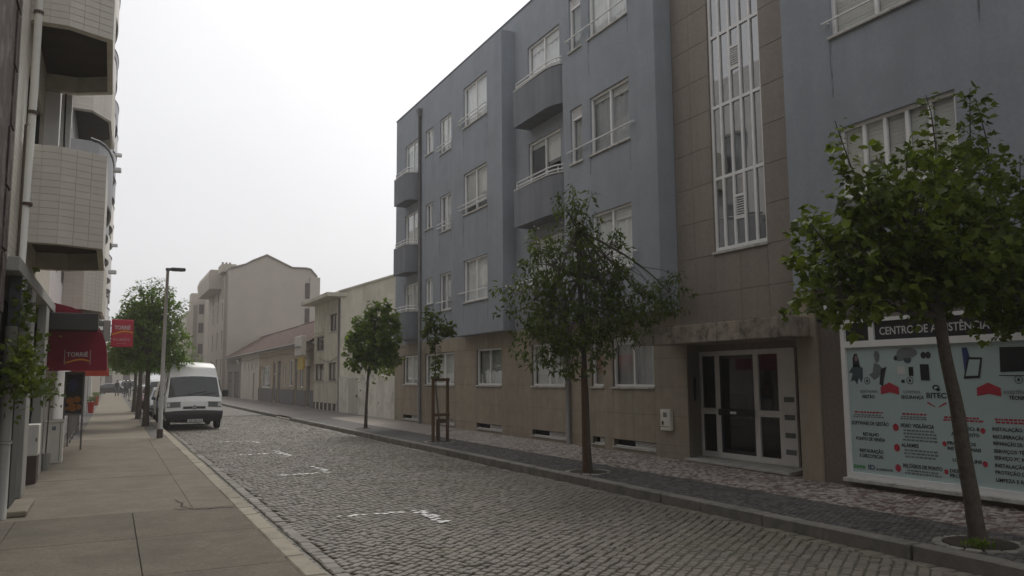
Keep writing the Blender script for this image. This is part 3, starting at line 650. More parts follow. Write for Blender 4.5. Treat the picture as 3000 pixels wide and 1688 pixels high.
# windows on the main wall
sh = lambda *a: a
for i, (s, h) in enumerate(zip(ZS, ZH)):
    window(bld, XM, 27.28, 28.85, s, h - 0.02, 2, shutter=[(0.0, 0.3), (0.5, 0.12), (0.1, 0.2)][i], back=['curtain', 'curtain', 'grey'][i], sill=False)
    window(bld, XM, 25.86, 26.60, s + 0.33, h - 0.03, 2, shutter=(0.2, 0.2) if i == 2 else (), back='grey' if i == 1 else 'curtain')
    window(bld, XM, 24.18, 25.20, s, h - 0.03, 2, shutter=[(), (0.3, 0.0), (0.12, 0.5)][i], back=['grey', 'curtain', 'curtain'][i], rail=((24.05, 25.34), (s + 0.27,) if i == 0 else (s + 0.27, s + 0.14)))
    window(bld, XP, 20.43, 22.15, s, h, 2, shutter=(0.86, 0.86) if i == 1 else (), back='dark' if i == 1 else 'curtain', rail=((20.37, 22.42), (s + 0.28,) if i == 0 else (s + 0.28, s + 0.16)))
    window(bld, XP, 15.21, 15.74, s, h + 0.05, 1, split=h - 0.2, vent=True, back='grey')
    window(bld, XP, 13.36, 14.88, s, h + 0.06, 2, shutter=[(0.18, 0.12), (0.14, 0.08), (0.25, 0.1)][i], back='curtain' if i != 1 else 'grey', rail=((13.12, 15.82) if i else (13.14, 15.1), (s + 0.28,)))
    window(bld, XM, 16.92, 18.66, s - 0.05, h + 0.06, 2, shutter=(0.5, 0.1) if i == 1 else (0.15, 0.15), back='dark' if i == 1 else 'curtain', sill=False)
window(bld, XP, 6.28, 8.10, 4.30, 5.36, 5, shutter=(1, 1, 1, 0.55, 1), back='grey', full_shut=False)
window(bld, XP, 5.9, 8.15, 6.78, 8.05, 3, shutter=(1, 1, 1), back='grey', rail=((5.75, 8.24), (7.0,)))
window(bld, XP, 5.9, 8.15, 9.45, 10.7, 3, shutter=(1, 1, 1), back='grey')
window(bld, XP, 1.2, 3.4, 4.30, 5.36, 3, shutter=(1, 1, 1), back='grey'); window(bld, XP, 1.2, 3.4, 6.78, 8.05, 3, shutter=(1, 1, 1), back='grey')

# balconies with a rounded near end
def balcony(yl, yc, yr, zb, zt, nm='balcony'):
    fx = 9.33; n = 10
    path = [(XM, yl), (fx, yl), (fx, yc)]
    for k in range(1, n + 1):
        t = k / n * math.pi / 2; path.append((fx + (XM - fx) * (1 - math.cos(t)), yc - (yc - yr) * math.sin(t)))
    def off(d):
        res = []
        for i, (x, y) in enumerate(path):
            if i < 2: res.append((max(x, fx + d) if i else x, y - d))
            elif i == 2: res.append((x + d, y))
            else:
                t = (i - 2) / n * math.pi / 2; res.append((min(x + d * math.cos(t), XM), y + d * math.sin(t)))
        return res
    inn = off(0.11); B = MB(); k = len(path)
    vs = [(x, y, zb) for x, y in path] + [(x, y, zt) for x, y in path] + [(x, y, zb + 0.18) for x, y in inn] + [(x, y, zt) for x, y in inn]
    fs = []
    for i in range(k - 1):
        fs += [(i, i + 1, k + i + 1, k + i), (k + i, k + i + 1, 3 * k + i + 1, 3 * k + i), (2 * k + i, 3 * k + i, 3 * k + i + 1, 2 * k + i + 1)]
    fs += [tuple(range(k)), tuple(range(2 * k, 3 * k))]
    o = B.add(vs, fs).build(nm, M_BLUE_D, bld)
    C = MB(); a = [(x, y) for x, y in off(-0.02)]; b = off(0.13)
    a = [(max(x, fx - 0.02), y) for x, y in a]
    vs = [(x, y, zt + 0.001) for x, y in a] + [(x, y, zt + 0.04) for x, y in a] + [(x, y, zt + 0.001) for x, y in b] + [(x, y, zt + 0.04) for x, y in b]
    fs = []
    for i in range(k - 1): fs += [(i, i + 1, k + i + 1, k + i), (k + i, k + i + 1, 3 * k + i + 1, 3 * k + i), (2 * k + i, 3 * k + i, 3 * k + i + 1, 2 * k + i + 1)]
    C.add(vs, fs).build('coping', M_SILL, o)
    r = off(0.06)[1:-1]; T = MB()
    for hh in (0.12, 0.22): T.tube([(x, y, zt + hh) for x, y in r], 0.017, 7)
    for i in (0, 1, 5, len(r) - 1): T.tube([(r[i][0], r[i][1], zt + 0.03), (r[i][0], r[i][1], zt + 0.22)], 0.013, 6)
    ym = (yl + yc) / 2; T.tube([(fx + 0.06, ym, zt + 0.03), (fx + 0.06, ym, zt + 0.22)], 0.013, 6)
    T.build('balcony_railing', M_WHITE, o, smooth=True)
for zt in (9.22, 6.57, 4.14): balcony(28.72, 27.45, 27.16, zt - 0.98, zt)
for zt in (9.36, 6.66, 4.0): balcony(18.58, 16.9, 16.12, zt - 0.98, zt)

# drainpipes
T = MB(); T.tube([(XM - 0.07, 27.08, 11.35), (XM - 0.07, 27.05, 7), (XM - 0.07, 26.98, 0.2)], 0.055, 10)
dp = T.build('drainpipe', M_PIPE, bld, smooth=True)
H = MB(); H.add([(XM - 0.18, 26.95, 11.60), (XM, 26.95, 11.60), (XM, 27.22, 11.60), (XM - 0.18, 27.22, 11.60), (XM - 0.12, 27.02, 11.32), (XM, 27.02, 11.32), (XM, 27.15, 11.32), (XM - 0.12, 27.15, 11.32)],
              [(0, 1, 2, 3), (4, 7, 6, 5), (0, 4, 5, 1), (1, 5, 6, 2), (2, 6, 7, 3), (3, 7, 4, 0)]); H.build('hopper_head', M_PIPE, dp)
for z in (9.9, 7.2, 4.4, 1.6):
    MB().lathe([(0.066, -0.02), (0.066, 0.02)], 10, (XM - 0.07, 27.0 + 0.01 * z, z)).build('pipe_bracket', M_PIPE, dp)
T = MB(); T.tube([(XM - 0.07, 16.66, 3.03), (XM - 0.07, 16.64, 0.2)], 0.055, 10)
dp = T.build('drainpipe', M_PIPE, bld, smooth=True)
MB().lathe([(0.07, -0.07), (0.07, 0.07)], 10, (XM - 0.07, 16.65, 1.55)).build('pipe_bracket', M_PIPE, dp)

# ground floor: backing wall and separate stone panels with recessed joints
gh = ghole + vhole
B = MB(); wall_x(B, XM + 0.009, 12.25, YE, 0.0, 3.05, gh, 0.2); gw = B.build('ground_floor_wall', M_JOINT, bld)
ycuts = sorted({12.27, YE} | {v for h in gh for v in h[:2]})
yc2 = [ycuts[0]]
for a, b in zip(ycuts, ycuts[1:]):
    if b - a < 0.12: continue
    n = max(1, round((b - a) / 0.95)); yc2 += [a + (b - a) * k / n for k in range(1, n + 1)]
yc2[-1] = YE
zc = [0.12, 0.29, 0.44, 1.0, 1.56, 2.12, 2.62, 3.05]
pm = {}
for a, b in zip(yc2, yc2[1:]):
    for c, d in zip(zc, zc[1:]):
        ym, zm = (a + b) / 2, (c + d) / 2
        if any(h[0] - 0.01 < ym < h[1] + 0.01 and h[2] - 0.01 < zm < h[3] + 0.01 for h in gh): continue
        k = (round(b - a, 3), round(d - c, 3))
        if k not in pm:
            pm[k] = MB().cbox(-0.006, 0.012, -(b - a) / 2 + 0.0025, (b - a) / 2 - 0.0025, -(d - c) / 2 + 0.0025, (d - c) / 2 - 0.0025, 0.003).mesh('stone_panel', M_BEIGE)
        piece('stone_panel', pm[k], gw, (XM, ym, zm))
gst = [dict(cols=2, back='curtain'), dict(cols=3, back='curtain'), dict(cols=2, back='grey'), dict(cols=2, back='curtain', shutter=(0.5, 0.5)), dict(cols=1, back='warm'), dict(cols=2, back='grey', shutter=(0.12, 0.12))]
for h, kw in zip(ghole, gst): window(bld, XM, *h, **kw)
for h in vhole:
    V = MB(); a, b, c, d = h; x0 = XM + 0.05
    V.box(x0, x0 + 0.03, a, b, c, c + 0.025); V.box(x0, x0 + 0.03, (a + b) / 2 - 0.012, (a + b) / 2 + 0.012, c + 0.025, d)
    for q in range(4):
        z = c + 0.03 + q * (d - c - 0.04) / 4; V.box(x0, x0 + 0.025, a, (a + b) / 2 - 0.013, z, z + 0.016)
    v = V.build('basement_vent', M_WHITE, bld)
    MB().box(x0 + 0.09, x0 + 0.1, a, b, c, d).build('vent_back', M_DARK, v)
    MB().cbox(XM - 0.03, XM + 0.05, a - 0.01, b + 0.01, c - 0.03, c - 0.002, 0.004).build('sill', M_SILL, v)

# stair tower: granite panels round a tall glazed strip
GY0, GY1, GZ0, GZ1 = 10.04, 11.37, 4.02, 12.10
B = MB(); wall_x(B, XM + 0.015, 8.9, 12.6, 2.5, 12.7, [(GY0, GY1, GZ0, GZ1)], 0.2); B.box(XM + 0.016, XM + 0.3, 8.9, 12.6, 12.7, 12.75)
tw = B.build('stair_tower', M_JOINT, bld)
ycut = [8.95, 9.5, GY0, 10.37, 10.71, 11.04, GY1, 11.91, 12.44]
ycutm = [8.95, 9.5, GY0, 10.7, GY1, 11.91, 12.44]
zcut = [2.62, 3.28, 3.98, 4.66, 5.34, 6.03, 6.72, 7.4, 8.1, 8.78, 9.46, 10.14, 10.82, 11.5, 12.1, 12.7]
for c, d in zip(zcut, zcut[1:]):
    for a, b in zip(ycutm, ycutm[1:]):
        if a >= GY0 - .01 and b <= GY1 + .01 and c > 3.9 and d < 12.2: continue
        zz0 = c if not (a >= GY0 - .01 and b <= GY1 + .01 and c < 4 < d) else c
        q = MB().cbox(-0.008, 0.014, -(b - a) / 2 + 0.003, (b - a) / 2 - 0.003, -(d - c) / 2 + 0.003, (d - c) / 2 - 0.003, 0.003)
        piece('granite_panel', q.mesh('granite_panel', M_GRAN), tw, (XM, (a + b) / 2, (c + d) / 2))
F = MB(); x0, x1 = XM + 0.03, XM + 0.10
trans = [GZ0 + 0.05, 5.38, 6.73, 8.09, 9.45, 10.8, GZ1 - 0.04]; mull = [GY0 + (GY1 - GY0) * k / 5 for k in range(6)]
for k, y in enumerate(mull):
    yy = min(max(y, GY0 + 0.025), GY1 - 0.025); F.box(x0, x1, yy - 0.025, yy + 0.025, GZ0, GZ1)
for z in trans:
    for a, b in zip(mull, mull[1:]):
        F.box(x0 + 0.004, x1 - 0.004, max(a, GY0 + 0.025) + 0.0252, min(b, GY1 - 0.025) - 0.0252, z - 0.028, z + 0.028)
gl = F.build('stair_glazing', M_WHITE, bld)
for zi, (c, d) in enumerate(zip(trans, trans[1:])):
    for ki, (a, b) in enumerate(zip(mull, mull[1:])):
        a2, b2 = max(a, GY0 + 0.025) + 0.025, min(b, GY1 - 0.025) - 0.025; xg = XM + 0.065
        if ki == 2 and zi in (0, 2, 4):
            zv = c + (d - c) * (0.36 if zi == 0 else 0.42)
            V = MB(); V.box(x0 + 0.005, x1 - 0.005, a2, b2, zv, zv + 0.045); V.box(x0 + 0.005, x1 - 0.005, a2, b2, zv + 0.40, zv + 0.445)
            for q in range(8): V.box(x0 + 0.012, x1 - 0.022, a2, b2, zv + 0.055 + q * 0.043, zv + 0.055 + q * 0.043 + 0.016)
            V.build('vent_louvre', M_WHITE, gl); MB().box(x1 - 0.015, x1 - 0.01, a2, b2, zv + 0.046, zv + 0.40).build('vent_back', M_DARK, gl)
            MB().box(xg - 0.004, xg + 0.004, a2, b2, c + 0.028, zv).build('pane', M_STAIRG, gl); MB().box(xg - 0.004, xg + 0.004, a2, b2, zv + 0.446, d - 0.028).build('pane', M_STAIRG, gl)
        else: MB().box(xg - 0.004, xg + 0.004, a2, b2, c + 0.028, d - 0.028).build('pane', M_STAIRG, gl)
MB().cbox(XM - 0.05, XM + 0.1, GY0 - 0.02, GY1 + 0.02, GZ0 - 0.05, GZ0 - 0.002, 0.006).build('sill', M_SILL, gl)
# stairwell inside: back wall, landings, flights
I = MB(); xe = XM + 2.6
I.quad((xe, 9.3, 3.0), (xe, 9.3, 12.6), (xe, 12.3, 12.6), (xe, 12.3, 3.0)); I.quad((XM + 0.22, 9.3, 3), (xe, 9.3, 3), (xe, 9.3, 12.6), (XM + 0.22, 9.3, 12.6)); I.quad((XM + 0.22, 12.3, 3), (XM + 0.22, 12.3, 12.6), (xe, 12.3, 12.6), (xe, 12.3, 3))
I.quad((XM + 0.22, 9.3, 3.0), (xe, 9.3, 3.0), (xe, 12.3, 3.0), (XM + 0.22, 12.3, 3.0)); I.quad((XM + 0.22, 9.3, 12.6), (xe, 9.3, 12.6), (xe, 12.3, 12.6), (XM + 0.22, 12.3, 12.6))
for z in (3.9, 5.25, 6.6, 7.95, 9.3, 10.65): I.box(XM + 0.25, XM + 1.2, 9.32, 12.28, z, z + 0.16)
for k, z in enumerate((4.06, 6.76, 9.46)):
    I.add([(XM + 1.2, 9.4, z), (xe, 9.4, z + 1.3), (xe, 10.7, z + 1.3), (XM + 1.2, 10.7, z), (XM + 1.2, 9.4, z + .2), (xe, 9.4, z + 1.5), (xe, 10.7, z + 1.5), (XM + 1.2, 10.7, z + .2)], [(0, 1, 2, 3), (4, 5, 6, 7), (0, 1, 5, 4), (3, 2, 6, 7)])
M_STAIR = mat('stairwell_plaster', (0.07, 0.06, 0.05), 0.9, 0.15, 1.0)
I.build('stairwell', M_STAIR, gl)

# entrance canopy of weathered stone blocks
cn = MB().box(8.93, XM, 9.0, 12.66, 2.37, 2.61).build('entrance_canopy', M_JOINT, bld)
yk = [8.97, 9.75, 10.32, 10.98, 11.55, 12.05, 12.69]
for a, b in zip(yk, yk[1:]):
    piece('canopy_stone', MB().cbox(-0.03, 0.03, -(b - a) / 2 + 0.003, (b - a) / 2 - 0.003, -0.15, 0.15, 0.006).mesh('canopy_stone', M_CANO), cn, (8.92, (a + b) / 2, 2.49))
for xx, x2 in ((8.951, 9.4), (9.4, XM)):
    piece('canopy_stone', MB().cbox(xx - 8.9 + 0.002, x2 - 8.9 - 0.002, -0.02, 0.02, -0.148, 0.148, 0.005).mesh('canopy_stone', M_CANO), cn, (8.9, 8.99, 2.49))
MB().box(8.9, XM, 8.98, 12.68, 2.642, 2.66).build('canopy_top', M_CANO, cn)

# recessed entrance
XD = 10.30
E = MB(); E2 = MB()
E.quad((XM, 12.27, 0.12), (XD + 0.05, 12.52, 0.12), (XD + 0.05, 12.52, 2.6), (XM, 12.27, 2.6))
E.build('entrance_reveal', M_GRAN, bld); E2.quad((9.56, 9.25, 0.1), (9.56, 9.25, 2.6), (XD + 0.05, 10.02, 2.6), (XD + 0.05, 10.02, 0.1)); E2.build('entrance_reveal', M_GRAN, bld)

Mn = MB(); Mn.quad((8.95, 8.9, 2.36), (XD + 0.1, 8.9, 2.36), (XD + 0.1, 12.6, 2.36), (8.95, 12.6, 2.36)); Mn.quad((XD + 0.03, 9.9, 2.24), (XD + 0.03, 12.6, 2.24), (XD + 0.03, 12.6, 2.62), (XD + 0.03, 9.9, 2.62)); Mn.build('entrance_soffit', M_GRAN, bld)
st = MB(); st.prism([(XM - 0.10, 12.3, 0.1), (9.6, 9.5, 0.1), (XD + 0.3, 9.9, 0.1), (XD + 0.3, 12.6, 0.1)], (0, 0, 0.11)); st.build('entrance_step', M_GRAN, bld, fix=True)
st2 = MB(); st2.prism([(XM - 0.12, 12.28, 0.212), (9.58, 9.55, 0.212), (XD + 0.3, 9.95, 0.212), (XD + 0.3, 12.58, 0.212)], (0, 0, 0.035)); st2.build('threshold', M_SILL, bld, fix=True)
F = MB(); xa_, xb_ = XD, XD + 0.07; zt, zb = 2.24, 0.25
cols = [(12.49, 12.44), (12.05, 11.92), (11.0 + 0.02, 10.90), (10.43, 10.36)]
for a, b in cols: F.box(xa_, xb_, b, a, zb, zt)
for (a, _), (b, c) in zip([(12.44, 0), (11.92, 0), (10.90, 0)], [(12.05, 0), (11.02, 0), (10.43, 0)]):
    F.box(xa_ + .003, xb_ - .003, b, a, zb, zb + 0.1); F.box(xa_ + .003, xb_ - .003, b, a, zt - 0.09, zt)
    if a != 11.92: F.box(xa_ + .003, xb_ - .003, b, a, 1.05, 1.16)
dr = F.build('entrance_door', M_WHITE, bld)
for a, b, c, d in ((12.05, 12.44, 0.35, 1.05), (12.05, 12.44, 1.16, 2.15), (10.43, 10.90, 0.35, 1.05), (10.43, 10.90, 1.16, 2.15)):
    MB().box(XD + 0.03, XD + 0.04, a, b, c, d).build('pane', M_GLASSD, dr)
L = MB()
for y0, y1, z0, z1 in ((11.02, 11.07, 0.35, 2.15), (11.87, 11.92, 0.35, 2.15), (11.07, 11.87, 0.35, 0.42), (11.07, 11.87, 2.09, 2.15)): L.box(XD + 0.008, XD + 0.06, y0, y1, z0, z1)
L.build('door_leaf', M_SIGNBG, dr); MB().box(XD + 0.03, XD + 0.04, 11.07, 11.87, 0.42, 2.09).build('pane', M_GLASSD, dr)
MB().cbox(XD - 0.07, XD - 0.005, 11.0, 11.92, 1.04, 1.16, 0.015).build('push_bar', M_BLACK, dr)
MB().box(XD - 0.074, XD - 0.071, 11.42, 11.58, 1.075, 1.12).build('door_sticker', M_WHITE, dr)
I = MB(); I.quad((XD + 2.6, 9.9, 0.2), (XD + 2.6, 9.9, 2.4), (XD + 2.6, 12.6, 2.4), (XD + 2.6, 12.6, 0.2)); I.quad((XD + .1, 9.9, .2), (XD + 2.6, 9.9, .2), (XD + 2.6, 9.9, 2.4), (XD + .1, 9.9, 2.4)); I.quad((XD + .1, 12.6, .2), (XD + .1, 12.6, 2.4), (XD + 2.6, 12.6, 2.4), (XD + 2.6, 12.6, .2))
I.quad((XD + .1, 9.9, 2.4), (XD + 2.6, 9.9, 2.4), (XD + 2.6, 12.6, 2.4), (XD + .1, 12.6, 2.4)); I.quad((XD + .1, 9.9, .22), (XD + 2.6, 9.9, .22), (XD + 2.6, 12.6, .22), (XD + .1, 12.6, .22)); I.build('entrance_hall', M_DARK, dr)
# white letterbox column
lbx = MB().add([(XD, 10.36, 0.25), (XD, 10.04, 0.25), (XD, 10.04, 2.24), (XD, 10.36, 2.24), (XD + .05, 10.36, 0.25), (XD + .05, 10.04, 0.25), (XD + .05, 10.04, 2.24), (XD + .05, 10.36, 2.24)], [(0, 1, 2, 3), (7, 6, 5, 4), (0, 4, 5, 1), (1, 5, 6, 2), (2, 6, 7, 3), (3, 7, 4, 0)]).build('letterbox_panel', M_WHITE, bld)
for z in (1.32, 1.02, 0.72, 0.44): MB().box(XD - 0.012, XD - 0.001, 10.08, 10.30, z, z + 0.085).build('letter_slot', M_PGREY, lbx)
MB().box(XM - 0.0, XM + 0.02, 12.24, 12.26, 0, 0.01)
MB().cbox(XD - 0.25, XD - 0.2, 12.36, 12.40, 1.30, 1.75, 0.004).build('intercom_panel', M_SIGNBG, bld)
# stone pier and shop wall under the near bay
Pi = MB(); Pi.cbox(9.55, 10.0, 8.85, 9.25, 0.1, 3.05, 0.008); Pi.build('stone_pier', M_BEIGE, bld)
XSH = 9.60
SY0, SY1, SZ0, SZ1 = 2.6, 8.36, 0.32, 2.56
B = MB(); wall_x(B, XSH, -5, 8.85, 0.0, 3.06, [(SY0, SY1, SZ0, SZ1)], 0.25); B.build('shop_wall', mat('grey_brown_granite', (0.20, 0.17, 0.14), 0.7, 0.15, 20.0, streak=0.15), bld)
XF = 9.50
F = MB(); fr = 0.075
F.box(XF, XF + 0.1, SY1 - fr, SY1, SZ0, SZ1); F.box(XF, XF + 0.1, SY0, SY0 + fr, SZ0, SZ1)
F.box(XF + .002, XF + 0.1, SY0 + fr, SY1 - fr, SZ0, SZ0 + 0.08); F.box(XF + .002, XF + 0.1, SY0 + fr, SY1 - fr, SZ1 - 0.05, SZ1); F.box(XF + .002, XF + 0.1, SY0 + fr, SY1 - fr, 2.16, 2.25)
for y in (7.79, 5.99, 4.2): F.box(XF + .004, XF + 0.1, y, y + 0.08, 2.25, SZ1 - 0.05)
F.box(XF + .004, XF + 0.1, 5.35, 5.43, SZ0 + 0.08, 2.16)
shop = F.build('shop_window', M_WHITE, bld)
MB().box(XF + 0.04, XF + 0.07, 5.43, SY1 - fr, SZ0 + 0.08, 2.16).build('poster_sheet', M_POSTER, shop)
MB().box(XF + 0.04, XF + 0.07, SY0 + fr, 5.35, SZ0 + 0.08, 2.16).build('poster_sheet', M_POSTER, shop)
for a, b in ((7.87, SY1 - fr), (6.07, 7.79), (4.28, 5.99), (SY0 + fr, 4.2)): MB().box(XF + 0.04, XF + 0.07, a, b, 2.25, SZ1 - 0.05).build('fascia_panel', M_SIGNBG, shop)
MB().cbox(XF - 0.05, XF + 0.1, SY0 - 0.05, SY1 + 0.04, SZ0 - 0.055, SZ0 - 0.002, 0.006).build('sill', M_SILL, shop)
# lamp over the shop corner
sl = MB().cbox(9.28, 9.56, 8.40, 8.56, 2.66, 2.82, 0.02).build('shop_lamp', M_WHITE, bld); MB().tube([(9.3, 8.48, 2.66), (9.26, 8.46, 2.56)], [0.05, 0.075], 10).build('lamp_head', M_SIGNBG, sl)

# lettering and printed pictures on the poster sheet
XT = XF + 0.037
def pt(txt, y, z, wdt, h, m=M_BLACK, bold=0.0):
    me = text_mesh(txt, h, m, wdt, bold, 0.0008); piece('lettering', me, shop, (XT, y, z), rot=ROT_L)
pt('CENTRO DE ASSISTÊNCIA', 7.71, 2.32, 1.57, 0.15, M_SIGNTXT, 0.002)
for a in (('SOFTWARE', 8.09, 1.52, .29, .055, M_PGREY), ('GESTÃO', 8.06, 1.445, .21, .062, M_BLACK, .001), ('SOFTWARE DE GESTÃO', 8.26, 1.07, .61, .07, M_BLACK, .0012), ('RETALHO', 8.08, .92, .26, .065, M_BLACK, .0012), ('PONTO DE VENDA', 8.20, .855, .48, .065, M_BLACK, .0012),
          ('RESTAURAÇÃO', 8.15, .69, .39, .065, M_BLACK, .0012), ('E DISCOTECAS', 8.15, .62, .38, .065, M_BLACK, .0012), ('CONTROL', 7.39, 1.52, .26, .055, M_PGREY), ('SEGURANÇA', 7.43, 1.45, .34, .06, M_BLACK, .0012),
          ('BITEC', 7.05, 1.465, .28, .095, M_BLACK, .002), ('VIDEO VIGILÂNCIA', 7.47, 1.07, .50, .07, M_BLACK, .0012), ('ALARMES', 7.47, .81, .26, .068, M_BLACK, .0012), ('RELÓGIOS DE PONTO', 7.46, .54, .57, .07, M_BLACK, .0012),
          ('ASSISTÊNCIA', 6.03, 1.53, .34, .06, M_PGREY), ('TÉCNICA', 5.97, 1.465, .24, .065, M_BLACK, .0012), ('VÍDEO E', 6.66, 1.075, .30, .06, M_BLACK, .001), ('ALOJAMENTO', 6.74, 1.0, .37, .06, M_BLACK, .001), ('PRODUTOS', 6.80, .885, .38, .06, M_BLACK, .001), ('INSTITUCIONAIS', 6.80, .82, .44, .06, M_BLACK, .001),
          ('LOJA ONLINE', 6.74, .68, .38, .06, M_BLACK, .001), ('DESIGN', 6.79, .54, .24, .06, M_BLACK, .001), ('PROMO', 6.79, .48, .24, .06, M_BLACK, .001), ('sage', 8.27, .455, .20, .11, M_PGREEN, .002), ('ID', 8.02, .46, .11, .09, M_PBLUE, .002), ('a-network', 7.89, .46, .27, .06, M_BLACK),
          ('INSTALAÇÃO SOFTWARE', 6.20, 1.09, .68, .06, M_BLACK, .001), ('RECUPERAÇÃO DE DADOS', 6.20, 1.0, .68, .06, M_BLACK, .001), ('REPARAÇÃO DE COMPUTADORES', 6.20, .92, .74, .06, M_BLACK, .001), ('SERVIÇOS TÉCNICOS', 6.20, .83, .60, .06, M_BLACK, .001), ('SERVIÇO PC MANUTENÇÃO', 6.20, .75, .72, .06, M_BLACK, .001), ('INSTALAÇÃO DE REDES', 6.20, .66, .66, .06, M_BLACK, .001), ('PROTEÇÃO DE DADOS', 6.20, .58, .60, .06, M_BLACK, .001), ('LIMPEZA E REPARAÇÃO', 6.20, .49, .64, .06, M_BLACK, .001)): pt(*a)
def small_lines(y, z, wdt, n, m, h=0.022, dz=0.034, nm='fine_print'):
    B = MB()
    for k in range(n):
        ww = wdt * random.uniform(0.72, 1); o = (wdt - ww) / 2; yy = y - o
        while yy > y - o - ww:
            l = random.uniform(0.02, 0.06); B.quad((XT, yy, z - k * dz), (XT, yy - l, z - k * dz), (XT, yy - l, z - k * dz + h), (XT, yy, z - k * dz + h)); yy -= l + 0.012
    B.build(nm, m, shop)
small_lines(8.26, 1.235, 0.58, 1, M_PRED); small_lines(8.24, 1.20, 0.5, 2, M_PGREY, 0.015, 0.026)
small_lines(7.47, 1.235, 0.42, 1, M_PRED); small_lines(7.47, 1.20, 0.42, 2, M_PGREY, 0.015, 0.026)
small_lines(6.84, 1.215, 0.5, 2, M_PRED); small_lines(6.22, 1.215, 0.75, 2, M_PRED)
small_lines(7.46, 1.02, 0.52, 4, M_PGREY, 0.02, 0.042); small_lines(7.46, 0.76, 0.52, 3, M_PGREY, 0.02, 0.042); small_lines(7.45, 0.495, 0.55, 2, M_PGREY, 0.02, 0.036)
def flat(nm, pts, m, dx=0.0):
    B = MB(); B.add([(XT - dx, y, z) for y, z in pts], [tuple(range(len(pts)))]); return B.build(nm, m, shop)
for y, z, r in ((7.54, 1.06, .05), (7.54, .79, .05), (7.54, .52, .05), (6.84, .89, .032), (6.32, 1.08, .035), (6.32, .68, .035), (6.84, .54, .032)):
    flat('hexagon_bullet', [(y + r * math.sin(k * R(60)), z + r * 1.1 * math.cos(k * R(60))) for k in range(6)], M_PRED)
for y, wd in ((7.60, .145), (6.21, .15)): flat('arrow_mark', [(y + wd, 1.50), (y + wd, 1.60), (y, 1.665), (y - wd, 1.60), (y - wd, 1.50), (y, 1.53)], M_PRED)
for y, z in ((7.96, 1.685), (7.28, 1.69), (5.84, 1.70)):
    B = MB(); n = 18
    for k in range(n):
        a, b = 6.283 * k / n, 6.283 * (k + 1) / n
        B.quad(*[(XT, y + r * math.cos(t), z + r * math.sin(t)) for r, t in ((.05, a), (.05, b), (.041, b), (.041, a))])
    B.quad((XT, y - .018, z - .018), (XT, y + .018, z - .018), (XT, y + .012, z + .02), (XT, y - .012, z + .02)); B.build('round_icon', M_BLACK, shop)
# two printed people, simplified to flat shapes of their clothes
def ell(y, z, a, b, n=14): return [(y + a * math.cos(6.283 * k / n), z + b * math.sin(6.283 * k / n)) for k in range(n)]
flat('printed_picture', [(8.19, 2.0), (8.16, 2.07), (8.11, 2.07), (8.08, 1.98), (8.07, 1.88), (8.19, 1.88)], M_BLACK); flat('printed_picture', ell(8.125, 2.005, .028, .042), M_PINK, .001)
flat('printed_picture', [(8.27, 1.80), (8.17, 1.92), (8.09, 1.91), (8.02, 1.86), (8.03, 1.72), (8.06, 1.66), (8.10, 1.74), (8.13, 1.63), (8.18, 1.70), (8.24, 1.67), (8.20, 1.80)], M_PTEAL)
flat('printed_picture', [(7.83, 2.05), (7.80, 2.10), (7.75, 2.09), (7.73, 2.03), (7.75, 1.95), (7.80, 1.93)], M_PGREY); flat('printed_picture', [(7.83, 1.93), (7.76, 1.92), (7.70, 1.86), (7.73, 1.77), (7.84, 1.70), (7.92, 1.77), (7.86, 1.80)], M_PGREY, .001)
flat('printed_picture', [(7.72, 1.85), (7.63, 1.88), (7.68, 1.72), (7.70, 1.61), (7.76, 1.64), (7.74, 1.75)], M_BLACK, .001)
for e in (((7.42, 2.0, .08, .05), M_PGREY), ((7.30, 2.06, .16, .07), M_PGREY), ((7.30, 1.97, .06, .05), M_PTEAL), ((7.48, 1.99, .03, .03), M_BLACK), ((7.06, 2.02, .04, .045), M_BLACK), ((6.99, 2.02, .04, .045), M_BLACK)): flat('printed_picture', ell(*e[0]), e[1], random.uniform(0, .001))
for p, m in ((((7.12, 1.905), (6.99, 1.90), (6.985, 1.69), (7.115, 1.69)), M_SIGNBG), (((7.29, 1.87), (7.22, 1.87), (7.22, 1.75), (7.29, 1.75)), M_SIGNBG), (((7.41, 1.70), (7.36, 1.70), (7.36, 1.66), (7.41, 1.66)), M_BLACK), (((7.46, 1.88), (7.34, 1.88), (7.34, 1.77), (7.46, 1.77)), M_PLATE), (((6.52, 2.10), (6.45, 2.10), (6.38, 1.80), (6.50, 1.77)), M_PBLUE),
             (((6.45, 1.98), (6.26, 1.97), (6.31, 1.72), (6.52, 1.71)), M_SIGNBG), (((6.04, 2.09), (5.66, 2.08), (5.66, 1.80), (6.05, 1.79)), M_SIGNBG), (((5.90, 2.02), (5.82, 2.02), (5.82, 1.82), (5.90, 1.82)), M_PRED), (((6.07, 1.755), (5.64, 1.75), (5.64, 1.74), (6.07, 1.745)), M_BLACK)): flat('printed_picture', p, m, random.uniform(0.0005, .0015))
flat('printed_picture', [(6.43, 1.95), (6.29, 1.945), (6.33, 1.75), (6.49, 1.745)], M_POSTER, .002)
for s_ in (1, -1): flat('swoosh_mark', [(6.91 + s_ * .14, 1.40), (6.91 + s_ * .03, 1.345), (6.91 + s_ * .02, 1.352), (6.91 + s_ * .09, 1.395), (6.91 + s_ * .13, 1.415)], M_PRED)
flat('logo_mark', ell(6.91, 1.60, .05, .035), M_BLACK); flat('logo_mark', ell(6.905, 1.595, .03, .02), M_POSTER, .001); flat('logo_mark', ell(6.88, 1.575, .03, .022), M_BLACK, .002)

